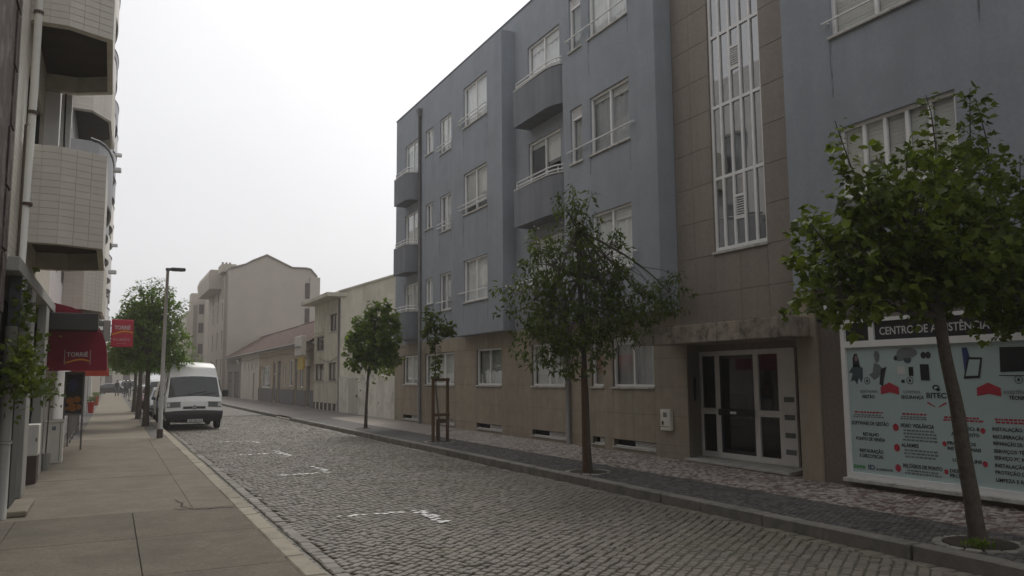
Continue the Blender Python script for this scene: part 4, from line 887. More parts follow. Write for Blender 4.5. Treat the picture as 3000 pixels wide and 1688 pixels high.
# wall-mounted meter box
mb_ = thing('meter_box', 'small ivory double meter box on the beige wall left of the entrance', 'meter box', (XM, 12.88, 0.7))
MB().cbox(XM - 0.09, XM - 0.007, 12.72, 13.04, 0.72, 1.13, 0.01).build('box_body', M_CAB, mb_)
MB().cbox(XM - 0.10, XM - 0.091, 12.83, 12.93, 0.98, 1.07, 0.003).build('meter_window', M_PGREY, mb_); MB().cbox(XM - 0.10, XM - 0.091, 12.93, 12.98, 0.83, 0.90, 0.003).build('lock_hole', M_BLACK, mb_); MB().box(XM - 0.094, XM - 0.0905, 12.73, 13.03, 0.79, 0.80).build('box_seam', M_BLACK, mb_)

# ================================================================== HOUSES FURTHER ALONG THE RIGHT SIDE
gw_ = thing('garden_wall', 'low whitewashed garden wall with a plain gate between grey block and cream house', 'wall', (9.85, 34, 0.18))
B = MB()
prof = [(30.0, 1.88), (31.2, 1.86), (31.9, 1.90), (32.9, 2.0), (33.7, 2.0), (34.5, 1.92), (35.2, 1.87)]
B.prism([(9.84, 30.0, 0.05)] + [(9.84, y, z) for y, z in prof] + [(9.84, 35.2, 0.05)], (0.2, 0, 0)); B.build('wall', M_GARDEN, gw_, fix=True)
MB().box(9.85, 10.03, 36.9, 38.62, 0.05, 1.86).build('wall', M_GARDEN, gw_)
g = MB(); 
for k in range(6): g.box(9.875, 9.925, 35.23 + k * 0.275, 35.23 + k * 0.275 + 0.265, 0.12, 1.82)
g.build('gate', mat('white_gate_boards', (0.56, 0.54, 0.47), 0.7, 0.06, 4.0, streak=0.2), gw_)
MB().cbox(9.80, 9.874, 35.4, 35.44, 0.95, 1.07, 0.006).build('gate_handle', M_PIPE, gw_)

def house_win(parent, X, ya, yb, za, zb, cols=2, frame=M_WIND):
    return window(parent, X, ya, yb, za, zb, cols, back='grey', frame=frame, rec=0.06, fr=0.06, sill=True)
h2 = thing('two_storey_house', 'cream two storey house with deep overhanging flat eave', 'house', (9.95, 41.5, 0.2))
XH = 9.93
hh = [(39.5, 41.1, 1.69, 2.60), (42.1, 44.1, 1.69, 2.58), (39.5, 40.9, 4.18, 5.05), (42.0, 43.9, 3.28, 4.02)]
B = MB(); wall_x(B, XH, 38.8, 44.4, 0.05, 5.75, hh, 0.15); B.quad((XH, 38.8, 0.05), (17.5, 38.8, 0.05), (17.5, 38.8, 5.95), (XH, 38.8, 5.95))
B.add([(XH, 38.8, 5.95), (17.5, 38.8, 5.95), (17.5, 38.8, 8.5), (XH, 38.8, 6.05)], [(0, 1, 2, 3)])
B.quad((XH, 44.4, 0.05), (XH, 44.4, 5.75), (17.5, 44.4, 5.75), (17.5, 44.4, 0.05)); B.build('wall', M_CREAM, h2)
R_ = MB(); R_.prism([(9.86, 38.7, 6.02), (9.86, 38.7, 6.10), (17.6, 38.7, 8.72), (17.6, 38.7, 8.62)], (0, 5.9, 0)); R_.build('roof', M_CREAM, h2, fix=True)
MB().cbox(9.22, 10.2, 38.72, 44.7, 5.78, 5.99, .02).build('eave', M_CREAM, h2)
for h in hh: house_win(h2, XH, *h)
B = MB(); B.box(XH - 0.05, XH - 0.002, 42.0, 44.4, 4.08, 4.14); B.box(XH - 0.03, XH - 0.002, 41.95, 42.02, 2.8, 5.2); B.box(XH - 0.035, XH - 0.002, 42.05, 44.35, 4.25, 5.0); B.build('facade_moulding', M_CREAM, h2)
B = MB(); B.box(XH - 0.02, XH - 0.002, 38.95, 44.3, 0.2, 0.56); B.build('basement_band', M_BROWNB, h2)
for k in range(6): MB().box(XH - 0.05, XH - 0.021, 39.1 + k * 0.9, 39.28 + k * 0.9, 0.2, 0.55).build('basement_bar', M_GARDEN, h2)
T = MB(); T.tube([(XH - 0.06, 38.86, 5.7), (XH - 0.06, 38.86, 0.2)], 0.045, 8); T.build('drainpipe', M_PIPE, h2, smooth=True)
T = MB(); T.tube([(XH - 0.04, 38.95 + k * 0.5, 2.9 - 0.25 * math.sin(k / 8 * 3.1)) for k in range(9)], 0.012, 5); T.build('cable', M_BLACK, h2)
# sign boxes
sb = thing('sign_box', 'blank white box sign fixed on the cream house above yellow board', 'sign', (9.6, 45, 3.1))
MB().cbox(9.25, 9.5, 44.45, 46.3, 3.08, 4.16, 0.02).build('sign_face', M_ROWW, sb); MB().box(9.18, 9.245, 44.7, 45.9, 3.52, 3.6).build('sign_stripe', M_PGREY, sb)
for z in (3.3, 3.95): MB().tube([(9.5, 45.4, z), (9.99, 45.4, z)], 0.025, 6).build('bracket', M_PIPE, sb)
ys_ = thing('sign_board', 'faded yellow square sign board hung beside the cream house', 'sign', (9.6, 45, 2.3))
MB().cbox(9.36, 9.46, 44.5, 45.1 + 0.9, 2.3, 3.02, 0.01).build('sign_face', M_YSIGN, ys_)
for z in (2.45, 2.9): MB().tube([(9.46, 45.2, z), (9.99, 45.2, z)], 0.02, 6).build('bracket', M_PIPE, ys_)

# terrace of single-storey houses with a tiled roof
def row_house(y0, y1, wallm, label, holes, doors, plinth, z_eave, extra=None, name='terrace_house'):
    X = 10.0; h = thing(name, label, 'house', (X, (y0 + y1) / 2, 0.18))
    allh = holes + doors
    B = MB(); wall_x(B, X, y0, y1, 0.05, z_eave, allh, 0.15); B.quad((X, y0, .05), (16, y0, .05), (16, y0, z_eave), (X, y0, z_eave)); B.quad((X, y1, .05), (X, y1, z_eave), (16, y1, z_eave), (16, y1, .05)); B.build('wall', wallm, h)
    if plinth:
        cut = sorted({y0, y1} | {v for d in doors for v in d[:2]})
        for a, b in zip(cut, cut[1:]):
            if not any(d[0] - .01 < (a + b) / 2 < d[1] + .01 for d in doors): MB().box(X - 0.035, X - 0.002, a, b, 0.1, plinth).build('plinth', M_PLINTH, h)
    for q in holes: window(h, X, *q, cols=1 if q[1] - q[0] < 1.2 else 2, back='grey', frame=M_WHITE, rec=0.06, fr=0.07)
    for q in doors:
        d = MB().box(X + 0.1, X + 0.15, q[0], q[1], q[2], q[3]).build('door', random.choice((M_WIND, M_BROWNB, M_ROWW)), h)
        P = MB()
        for a in (0, 1):
            ya = q[0] + 0.06 + a * (q[1] - q[0]) / 2; P.box(X + 0.085, X + 0.099, ya, ya + (q[1] - q[0]) / 2 - 0.12, q[2] + 0.15, q[3] - 0.9); P.box(X + 0.085, X + 0.099, ya, ya + (q[1] - q[0]) / 2 - 0.12, q[3] - 0.8, q[3] - 0.12)
        P.build('door_panel', M_PLINTH, d); MB().box(X + 0.06, X + 0.084, q[0] + 0.1, q[0] + 0.13, 1.1, 1.25).build('door_handle', M_RIM, d)
    MB().cbox(X - 0.14, X + 0.02, y0, y1, z_eave - 0.14, z_eave, 0.03).build('cornice', M_ROWW, h)
    # pitched roof: courses of tiles as separate steps
    xr, zrg = 13.1, z_eave + 2.05; n = 14; Rr = MB()
    for k in range(n):
        t0, t1 = k / n, (k + 1) / n + 0.02
        xa_, xb_ = X - 0.35 + (xr - X + 0.35) * t0, X - 0.35 + (xr - X + 0.35) * t1; za_, zb_ = z_eave + (zrg - z_eave) * t0, z_eave + (zrg - z_eave) * t1
        m = max(4, int((y1 - y0) / 0.42))
        for j in range(m):
            ya, yb = y0 + (y1 - y0) * j / m, y0 + (y1 - y0) * (j + 1) / m; ym = (ya + yb) / 2
            Rr.add([(xa_, ya, za_ + 0.02), (xa_, ym, za_ + 0.075), (xa_, yb, za_ + 0.02), (xb_, ya, zb_ - 0.01), (xb_, ym, zb_ + 0.045), (xb_, yb, zb_ - 0.01)], [(0, 1, 4, 3), (1, 2, 5, 4), (0, 2, 1)])
    rf = stuff(Rr.build('roof', M_RTILE, h))
    Rb = MB(); Rb.quad((xr, y0, zrg), (xr, y1, zrg), (16.3, y1, z_eave), (16.3, y0, z_eave)); Rb.add([(X, y0 + 0.01, z_eave), (16, y0 + .01, z_eave), (xr, y0 + .01, zrg)], [(0, 1, 2)]); Rb.add([(X, y1 - 0.01, z_eave), (16, y1 - .01, z_eave), (xr, y1 - .01, zrg)], [(0, 2, 1)])
    Rb.build('roof_back', M_RTILE, h)
    T = MB(); T.tube([(xr, y0, zrg + 0.05), (xr, y1, zrg + 0.05)], 0.09, 8); T.build('ridge', M_RTILE, rf)
    T = MB(); T.tube([(X - 0.38, y0, z_eave - 0.02), (X - 0.38, y1, z_eave - 0.02)], 0.06, 8); T.build('gutter', M_PIPE, h)
    if extra: extra(h, X)
    return h
row_house(44.5, 48.9, M_ROWB, 'buff single storey terrace house with doorway, next to the white box sign', [(47.5, 48.3, 1.3, 2.9)], [(45.6, 46.6, 0.22, 2.5)], 1.15, 3.86)
row_house(48.9, 57.6, M_ROWB, 'long buff terrace house with grey plinth, three narrow windows and a brown doorway',
          [(50.6, 51.7, 1.35, 3.0), (52.8, 53.6, 1.35, 2.9)], [(49.1, 49.9, 0.22, 3.0), (54.4, 55.6, 0.22, 3.0), (56.2, 57.3, 0.22, 3.0)], 1.15, 3.85)
row_house(57.6, 63.2, M_ROWB, 'buff terrace house with a wide shuttered front between two doorways', [(58.4, 61.8, 1.2, 2.75)], [(62.2, 63.0, 0.22, 2.8)], 1.15, 3.83)
row_house(63.2, 72.6, M_ROWW, 'white terrace house with a row of small square windows high on its wall', [(64.2, 65.0, 2.6, 3.1), (66.2, 67.0, 2.6, 3.1), (67.9, 68.7, 2.6, 3.1), (69.6, 70.4, 2.6, 3.1)], [(65.3, 66.0, 0.22, 2.3)], None, 3.80)
def gate_extra(h, X):
    for k in range(3): MB().tube([(X - 0.3, 72.9 + k * 0.4, 3.5), (X - 0.02, 72.9 + k * 0.4, 3.0)], 0.05, 6).build('eave_bracket', M_ROWW, h)
row_house(72.6, 81.9, M_ROWG, 'grey terrace house with garage doors at the far end of the row', [], [(74.0, 76.6, 0.2, 2.5), (78.2, 80.8, 0.2, 2.5)], None, 3.80, gate_extra)
# shallow dormer breaks on the long roof and lower extension
# ---- far gabled apartment building
fb = thing('apartment_building', 'tall beige apartment building with a blank gable end fading into mist', 'building', (12, 90, 0))
Y0, Y1 = 82.0, 100.0
wins = [(y, y + 0.9, z, z + 1.9) for z in (2.0, 4.9, 7.8, 10.0) for y in (86.5, 90.5, 95.0)]
B = MB()
gp = [(9.98, 0), (9.95, 12.55), (11.47, 13.05), (12.05, 13.42), (13.44, 14.08), (15.97, 12.93), (17.39, 12.95), (17.86, 12.85), (18.5, 12.15), (18.5, 0)]
B.add([(x, Y0, z) for x, z in gp], [tuple(range(len(gp)))]); B.add([(x, Y1, z) for x, z in gp], [tuple(range(len(gp) - 1, -1, -1))])
wall_x(B, 9.98, Y0, Y1, 0, 12.55, wins, 0.2); B.quad((18.5, Y0, 0), (18.5, Y1, 0), (18.5, Y1, 12.15), (18.5, Y0, 12.15)); B.build('wall', M_FARB, fb)
for a, b in zip(gp[1:], gp[2:9]):
    r = MB(); r.add([(a[0], Y0 - 0.15, a[1] + 0.02), (b[0], Y0 - 0.15, b[1] + 0.02), (b[0], Y1, b[1] + 0.02), (a[0], Y1, a[1] + 0.02), (a[0], Y0 - 0.15, a[1] + 0.16), (b[0], Y0 - 0.15, b[1] + 0.16), (b[0], Y1, b[1] + 0.16), (a[0], Y1, a[1] + 0.16)], [(0, 1, 2, 3), (4, 7, 6, 5), (0, 4, 5, 1), (2, 6, 7, 3), (1, 5, 6, 2), (0, 3, 7, 4)]); r.build('roof', M_FARD, fb)
for wq in wins: window(fb, 9.98, *wq, cols=1, back='grey', frame=M_FARD, rec=0.1, fr=0.08, sill=False)
MB().box(9.965, 9.979, 83.2, 85.6, 0.2, 12.4).build('facade_strip', M_FARD, fb)
B = MB(); B.prism([(9.97, 88, 11.2), (8.75, 88, 11.2), (8.6, 88, 12.6), (8.8, 88, 13.2), (9.97, 88, 13.2)], (0, 12, 0)); B.build('roof_storey', M_FARB, fb, fix=True)
B = MB(); B.box(9.5, 10.9, 84.5, 87.5, 12.6, 13.4); B.build('roof_terrace', M_FARB, fb)
for x in (9.75, 10.1, 10.45): MB().tube([(x, 86, 13.4), (x, 86, 13.75)], 0.11, 6).build('chimney', M_FARD, fb)
for z in (9.9, 7.3): 
    w_ = MB().box(17.3, 18.0, Y0 - 0.06, Y0 - 0.01, z, z + 1.6).build('window', M_WIND, fb); MB().box(17.25, 18.05, Y0 - 0.1, Y0 - 0.012, z - 0.12, z - 0.01).build('sill', M_FARB, w_)
MB().box(17.75, 18.75, Y0 - 0.3, Y0 + 3, 3.0, 12.1).build('corner_pier', M_FARB, fb)
# second block behind
fc = thing('apartment_building', 'pale apartment block with dark recessed strips, hazier and behind the gabled one', 'building', (11, 125, 0))
B = MB(); B.box(9.2, 11.2, 115, 118, 0, 13.4); B.box(10.85, 20, 112, 140, 0, 13.1); B.box(8.7, 9.2, 115.5, 140, 0, 11.0); B.build('wall', M_FARB, fc)
for x0, x1 in ((11.3, 12.0), (9.5, 10.0)): MB().box(x0, x1, 111.9 if x0 > 10.8 else 114.9, 112.1 if x0 > 10.8 else 115.1, 1, 11.8).build('recessed_strip', M_FARD, fc)
for z in (2.5, 5.3, 8.1, 10.6):
    for x in (10.2, 12.6, 14.4): MB().box(x, x + 0.6, (114.93 if x < 10.8 else 111.93), (115.0 if x < 10.8 else 112.0), z, z + 1.3).build('window', M_WIND, fc)
# street sign in the distance, a big white panel near the van
ss = thing('sign_board', 'small white rectangular sign on a post beyond the grey terrace house', 'sign', (8.6, 84, 0.15))
MB().box(8.2, 9.0, 84, 84.05, 2.6, 3.2).build('sign_face', M_PLATE, ss); MB().tube([(8.6, 84.08, 0.15), (8.6, 84.08, 3.1)], 0.05, 8).build('post', M_PIPE, ss)

# ================================================================== LEFT SIDE
# nearest old brown house (only its corner shows)
ob = thing('old_building', 'old house corner with peeling dark brown render at the edge of the pavement', 'building', (-1.6, 9, 0.12))
MB().box(-6, -1.22, -6, 11.40, 0.1, 13).build('wall', M_OLD, ob)
T = MB(); T.tube([(-1.13, 11.62, 0.12), (-1.13, 11.62, 2.45)], 0.07, 10); T.tube([(-1.13, 11.62, 1.02), (-1.13, 11.62, 1.06)], 0.085, 10); T.build('drainpipe', M_POST, ob, smooth=True)
B = MB()
for k in range(14):
    x = -1.3 + random.uniform(-.0, .05); z = 2.6 + k * 0.75; B.box(-1.219, -1.2, 10.9 + random.uniform(0, .2), 11.38, z, z + 0.7)
B.build('render_patch', M_OLD, ob)
# tiled apartment building with angular balconies
tb = thing('tiled_apartment_building', 'beige tiled apartment building with angular balconies over the left pavement', 'building', (-1.2, 14, 0.12))
XLW = -1.20
B = MB()
lw = [(12.6, 15.2, 4.0, 6.2), (12.6, 15.2, 7.1, 9.3)]
wall_x(B, XLW, 11.40, 18.6, 3.25, 13.5, lw, 0.15, sgn=-1); B.quad((XLW, 11.40, 3.25), (-6, 11.40, 3.25), (-6, 11.40, 13.5), (XLW, 11.40, 13.5)); B.quad((XLW, 18.6, 0.1), (XLW, 18.6, 13.5), (-6, 18.6, 13.5), (-6, 18.6, 0.1))
B.quad((XLW, 11.4, 3.25), (XLW, 18.6, 3.25), (-6, 18.6, 3.25), (-6, 11.4, 3.25)); B.quad((XLW, 11.4, 13.5), (-6, 11.4, 13.5), (-6, 18.6, 13.5), (XLW, 18.6, 13.5)); wl = B.build('wall', M_GROUT, tb)
for h in lw: window(tb, XLW, *h, cols=3, back='curtain', frame=M_SIGNBG, rec=0.05, sill=False, sgn=-1)
TW, TH = 0.2, 0.0955
tile_me = {}
def tiles_on(parent, a, b, z0, z1, nx=None):
    """cover the vertical facet a->b (plan points, outside on the right-hand side when walking a->b) with tiles"""
    a, b = Vector((*a, 0)), Vector((*b, 0)); d = b - a; L = d.length; d.normalize(); nrm = Vector((d.y, -d.x, 0))
    n = nx or max(1, round(L / TW)); tw = L / n; nz = max(1, round((z1 - z0) / TH)); th = (z1 - z0) / nz
    key = (round(tw, 3), round(th, 3))
    if key not in tile_me: tile_me[key] = MB().cbox(-tw / 2 + .0025, tw / 2 - .0025, -.004, .004, -th / 2 + .0025, th / 2 - .0025, .0015).mesh('tile', M_TILE)
    rz = math.atan2(d.y, d.x)
    for i in range(n):
        for j in range(nz):
            p = a + d * (i + .5) * tw + nrm * .003; piece('tile', tile_me[key], parent, (p.x, p.y, z0 + (j + .5) * th), rz)
def ang_balcony(par, plan, zb, zt, tiled, nm='balcony', m=M_GROUT):
    B = MB(); n = len(plan); cx = sum(p[0] for p in plan) / n; cy = sum(p[1] for p in plan) / n
    inn = [(p[0] + (cx - p[0]) * 0.14, p[1] + (cy - p[1]) * 0.09) for p in plan]; inn[0] = (plan[0][0], inn[0][1]); inn[-1] = (plan[-1][0], inn[-1][1])
    vs = [(x, y, zb) for x, y in plan] + [(x, y, zt) for x, y in plan] + [(x, y, zb) for x, y in inn] + [(x, y, zt) for x, y in inn] + [(x, y, zb + 0.28) for x, y in inn] + [(x, y, zb + 0.45) for x, y in inn]
    fs = []
    for i in range(n - 1):
        fs += [(i, i + 1, n + i + 1, n + i), (n + i, n + i + 1, 3 * n + i + 1, 3 * n + i), (i, 2 * n + i, 2 * n + i + 1, i + 1), (2 * n + i, 4 * n + i, 4 * n + i + 1, 2 * n + i + 1), (3 * n + i, 3 * n + i + 1, 5 * n + i + 1, 5 * n + i)]
    fs += [tuple(range(5 * n, 6 * n))]
    o = B.add(vs, fs).build(nm, m, par)
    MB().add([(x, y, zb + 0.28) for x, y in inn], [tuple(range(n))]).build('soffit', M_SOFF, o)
    if tiled:
        for (a, b) in list(zip(plan, plan[1:]))[:tiled]: tiles_on(o, a, b, zb, zt)
    return o
plan = [(XLW, 12.35), (-0.74, 12.35), (-0.19, 12.62), (-0.19, 15.12), (-0.74, 15.42), (XLW, 15.42)]
ang_balcony(tb, plan, 3.62, 4.97, 3); ang_balcony(tb, plan, 6.70, 8.05, 3); ang_balcony(tb, plan, 9.78, 11.1, 3)
# tiled wall beside the pipe
tiles_on(wl, (XLW + .001, 11.40), (XLW + .001, 12.34), 3.26, 9.6, 4)
for p in ((XLW, 15.43),): pass
# white end screen and column of the loggias
for z0, z1 in ((4.0, 6.68), (7.0, 9.76)):
    o = MB().cbox(XLW, -0.98, 15.30, 15.42, z0, z1, .005).build('loggia_screen', M_LWHITE, tb); MB().cbox(-0.96, -0.80, 15.34, 15.5, z0, z1, .01).build('loggia_screen', M_LWHITE, tb)
    T = MB(); T.tube([(-0.9, 15.33, z1), (-0.89, 15.32, z1 - .8), (-0.86, 15.31, z1 - 1.4), (-0.88, 15.31, z0 + .3)], 0.012, 5); T.build('hanging_cable', M_BLACK, tb)
T = MB(); T.tube([(-1.09, 12.16, 13), (-1.09, 12.18, 5.75), (-1.12, 12.17, 2.9)], 0.05, 10)
dp = T.build('drainpipe', M_CAB, tb, smooth=True)
for z in (5.35, 6.75, 4.1, 8.2): MB().lathe([(.062, -.02), (.062, .02)], 10, (-1.09, 12.17, z)).build('pipe_bracket', M_BROWNB, dp)
T = MB(); T.tube([(-1.14, 11.93, 3.3), (-1.14, 11.95, 4.9), (-1.14, 11.96, 5.1), (-1.14, 12.1, 5.16)], 0.018, 6); T.build('cable', M_BROWNB, tb)
# shopfront under it
B = MB(); B.box(-1.9, -1.8, 11.4, 18.6, 0.1, 3.25); B.build('shop_back', M_DARK, tb)
for a, b in ((12.0, 12.75), (13.56, 14.2), (16.5, 17.2)):
    MB().cbox(-1.22, -1.08, a, b, 0.12, 3.24, 0.01).build('shop_post', M_POST if a > 12.5 else M_TEAL, tb)
for a, b in ((12.76, 13.55), (14.21, 16.49), (17.21, 18.58)): MB().box(-1.3, -1.28, a, b, 0.3, 3.2).build('pane', M_GLASSD, tb)
MB().cbox(-1.24, -1.06, 11.42, 18.58, 3.12, 3.3, .01).build('shop_fascia', M_POST, tb)
MB().cbox(-1.6, -0.86, 11.70, 12.9, 0.122, 0.19, .012).build('door_step', M_SLAB2, tb)
# dark canopy box in front of the awning
MB().cbox(XLW, -0.27, 17.7, 18.35, 2.76, 3.09, .012).build('shop_canopy', mat('dark_grey_canopy', (0.05, 0.048, 0.045), 0.6, 0.1, 4.0), tb)

# second left building with rounded balconies and more beyond
def left_block(name, label, y0, y1, H, wm, floors, z0=0.1):
    b = thing(name, label, 'building', (-1.3, (y0 + y1) / 2, 0.12))
    ws = [(y0 + 0.8 + k * 2.9, y0 + 2.1 + k * 2.9, z + 0.5, z + 2.0) for z in floors for k in range(int((y1 - y0 - 1) / 2.9))]
    B = MB(); wall_x(B, XLW, y0, y1, z0, H, ws, 0.15, sgn=-1); B.quad((XLW, y0, z0), (-4, y0, z0), (-4, y0, H), (XLW, y0, H)); B.quad((XLW, y1, z0), (XLW, y1, H), (-4, y1, H), (-4, y1, z0)); B.quad((XLW, y0, H), (-4, y0, H), (-4, y1, H), (XLW, y1, H)); B.build('wall', wm, b)
    for q in ws: window(b, XLW, *q, cols=1, back='grey', rec=0.06, sgn=-1, sill=False)
    return b
lb = left_block('apartment_building', 'white and beige apartment block with rounded grey balconies behind the red awning', 18.62, 30.0, 13.4, M_LWHITE, (3.7, 6.35, 9.0))
p2 = [(XLW, 23.4), (-0.75, 23.45), (-0.30, 24.3), (-0.24, 27.2), (-0.7, 27.9), (XLW, 27.9)]
o = ang_balcony(lb, p2, 3.62, 4.95, 2)
o = ang_balcony(lb, p2, 8.92, 10.3, 2)
def round_balcony(par, y0, y1, zb, zt, xo, m=M_LGREY):
    n = 14; pl = [(XLW, y0)] + [(XLW + (xo - XLW) * math.sin(math.pi * k / n) ** 0.45, y0 + (y1 - y0) * (0.5 - 0.5 * math.cos(math.pi * k / n))) for k in range(1, n)] + [(XLW, y1)]
    o = ang_balcony(par, pl, zb, zt, 0, m=m)
    T = MB(); T.tube([(x, y, zt + 0.06) for x, y in pl[1:-1]], 0.03, 6); T.build('balcony_railing', M_SIGNBG, o)
round_balcony(lb, 21.0, 26.5, 6.15, 7.45, -0.18)
lc = left_block('apartment_building', 'tall grey white block with stacked rounded balconies, third along the left pavement', 30.0, 58.0, 18.5, M_LGREY, (3.6, 6.4, 9.2, 12.0, 14.8))
for z in (4.4, 7.2, 10.0, 12.8, 15.6):
    for y in (32, 39, 46.5, 52.5): round_balcony(lc, y, y + 4.5, z, z + 1.15, -0.32 if y < 40 else -0.25, random.choice((M_LGREY, M_TILE, M_LWHITE)))
for y, z in ((33, 9.6), (37, 6.2), (44, 13), (48, 9)): MB().cbox(-0.3, 0.02, y, y + 0.3, z, z + 0.16, .03).build('air_conditioner', M_PLATE, lc)
ld = left_block('apartment_building', 'hazy beige block closing the far end of the left pavement', 58.0, 112.0, 13.5, M_FARB, (3.6, 6.6, 9.6))
for k, y in enumerate((59, 66, 73, 80, 88, 96)):
    for z in (4.2, 7.2, 10.2): MB().cbox(XLW, -0.5, y, y + 3, z, z + 1.1, .05).build('balcony', M_FARB if k % 2 else M_LGREY, ld)
for y in (33.5, 36.5, 40.0, 44.0, 49.0, 54.0): MB().cbox(-1.19, -1.04, y, y + 0.6, 0.12, 3.3, .01).build('pilaster', M_LWHITE, lc)

# ---- awnings
aw = thing('awning', 'dark red shop awning with white café lettering over the left pavement', 'awning', (-1.15, 20, 2.1))
arc = [(-1.16, 3.36)] + [(-1.1 + 1.0 * math.sin(t), 2.3 + 1.02 * math.cos(t)) for t in np.linspace(0.15, math.pi / 2 - 0.05, 9)] + [(-0.09, 2.12)]
arc = [(x, z) for x, z in arc]
B = MB(); ya, yb = 18.5, 23.2
for (x0, z0), (x1, z1) in zip(arc, arc[1:]): B.quad((x0, ya, z0), (x1, ya, z1), (x1, yb, z1), (x0, yb, z0))
for yy in (ya, yb): B.add([(x, yy, z) for x, z in arc] + [(-1.16, yy, 2.08)], [tuple(range(len(arc) + 1))])
B.build('canopy', M_RED, aw)
V = MB(); n = 24
for k in range(n):
    y0, y1 = ya + (yb - ya) * k / n, ya + (yb - ya) * (k + 1) / n; V.quad((-0.088 + .01 * math.sin(k), y0, 2.11), (-0.088 + .01 * math.sin(k + 1), y1, 2.11), (-0.086, y1, 1.97), (-0.086, y0, 1.97))
V.quad((-1.16, ya - .003, 2.1), (-0.09, ya - .003, 2.12), (-0.09, ya - .003, 1.98), (-1.16, ya - .003, 1.98)); V.build('valance', M_RED, aw)
fr_ = MB()
for z0, z1 in ((2.10, 2.40),): 
    for a, b, c, d in ((-0.86, -0.852, z0, z1), (-0.40, -0.392, z0, z1)): fr_.box(a, b, ya - .006, ya - .004, c, d)
fr_.build('logo_frame', M_SIGNTXT, aw)
piece('lettering', text_mesh('TORRIÉ', 0.12, M_SIGNTXT, 0.38, 0.002, .001), aw, (-0.82, ya - 0.007, 2.265), rot=ROT_F)
def swoosh(par, x0, x1, z, h, y, m=M_YEL, up=1):
    B = MB(); n = 14
    pts = []
    for k in range(n + 1):
        t = k / n; zz = z + h * (0.5 * math.sin((t - 0.25) * math.pi * 1.3) + 0.15); th = 0.035 * h / 0.2 + 0.06 * h * math.sin(t * math.pi)
        pts.append((x0 + (x1 - x0) * t, zz, th))
    for (xa_, za_, ta), (xb_, zb_, tb_) in zip(pts, pts[1:]): B.quad((xa_, y, za_ - ta), (xb_, y, zb_ - tb_), (xb_, y, zb_ + tb_), (xa_, y, za_ + ta))
    B.build('swoosh_mark', m, par)
swoosh(aw, -0.84, -0.41, 2.16, 0.07, ya - 0.0075)
for x in (-1.12, -0.12):
    T = MB(); T.tube([(-1.1, yb - .1, 2.4), (-0.12, yb - .1, 2.05)], 0.015, 6)
T.build('awning_arm', M_PIPE, aw)
a2 = thing('awning', 'small orange red awning further along, behind the dark red one', 'awning', (-1.1, 30.5, 1.9))
B = MB(); 
for (x0, z0), (x1, z1) in (((-1.16, 2.75), (-0.08, 2.2)), ((-0.08, 2.2), (-0.07, 1.92))): B.quad((x0, 29.9, z0), (x1, 29.9, z1), (x1, 33.4, z1), (x0, 33.4, z0))
B.add([(-1.16, 29.9, 2.75), (-0.08, 29.9, 2.2), (-0.07, 29.9, 1.93), (-1.16, 29.9, 1.93)], [(0, 1, 2, 3)]); B.build('canopy', M_ORANGE, a2)
T = MB(); T.tube([(-1.1, 29.95, 2.1), (-0.1, 29.95, 1.98)], 0.015, 6); T.build('awning_arm', M_PIPE, a2)
# ---- projecting shop sign
sg = thing('projecting_sign', 'square red projecting café sign with white lettering and orange wave', 'sign', (0.2, 25, 2.7))
sx0, sx1, sz0, sz1, sy = -0.05, 0.51, 2.71, 3.48, 25.0
MB().cbox(sx0, sx1, sy, sy + 0.14, sz0, sz1, .02).build('sign_face', M_REDS, sg)
piece('lettering', text_mesh('TORRIÉ', 0.15, M_SIGNTXT, 0.40, 0.003, .002), sg, (0.03, sy - 0.003, 3.20), rot=ROT_F)
piece('lettering', text_mesh('PALMEIRA', 0.10, mat('pink_letters', (0.62, 0.35, 0.36), .5, .03, 3), 0.42, 0.001, .002), sg, (0.01, sy - 0.003, 2.88), rot=ROT_F)
piece('lettering', text_mesh('snack bar', 0.05, mat('pink_letters', (0.62, 0.35, 0.36), .5, .03, 3), 0.24, 0.0, .002), sg, (0.1, sy - 0.003, 2.80), rot=ROT_F)
swoosh(sg, sx0 + 0.01, sx1 - 0.01, 3.085, 0.10, sy - 0.004)
for z in (2.9, 3.3): MB().tube([(sx0, sy + .07, z), (-1.15, sy + .07, z)], 0.02, 6).build('bracket', M_PIPE, sg)
MB().cbox(-0.26, -0.07, sy, sy + 0.2, 2.86, 3.45, .015).build('sign_box', M_POST, sg)

# ---- street boxes, pots, board
cb = thing('utility_cabinet', 'pale grey utility cabinet standing against the left shopfront', 'cabinet', (-1.0, 19.1, 0.12))
MB().cbox(-1.14, -0.83, 18.95, 19.35, 0.12, 0.93, .008).build('cabinet_body', M_CAB, cb); MB().cbox(-1.17, -0.81, 18.92, 19.38, 0.932, 0.985, .012).build('cabinet_lid', M_CAB, cb)
MB().cbox(-1.12, -0.90, 18.938, 18.949, 0.18, 0.90, .003).build('door', M_CAB, cb); MB().box(-1.03, -0.96, 18.93, 18.937, 0.78, 0.86).build('cabinet_label', M_PGREY, cb); MB().box(-0.885, -0.878, 18.94, 18.949, 0.16, 0.92).build('door_seam', M_BLACK, cb)
wb = thing('meter_box', 'white meter box on a brown masonry base beside the shop step', 'meter box', (-1.13, 15.4, 0.12))
MB().cbox(-1.24, -1.015, 15.3, 15.75, 0.57, 1.07, .01).build('box_body', M_CAB, wb); MB().cbox(-1.22, -1.025, 15.32, 15.73, 0.12, 0.568, .008).build('base', M_BROWNB, wb); MB().box(-1.22, -1.06, 15.292, 15.299, 0.6, 1.04).build('door', M_LWHITE, wb); MB().box(-1.055, -1.035, 15.285, 15.298, 0.8, 0.86).build('latch', M_PIPE, wb)
ad = thing('advertising_board', 'framed advertising board with blue and orange picture beneath the red awning', 'board', (-0.8, 22.2, 0.12))
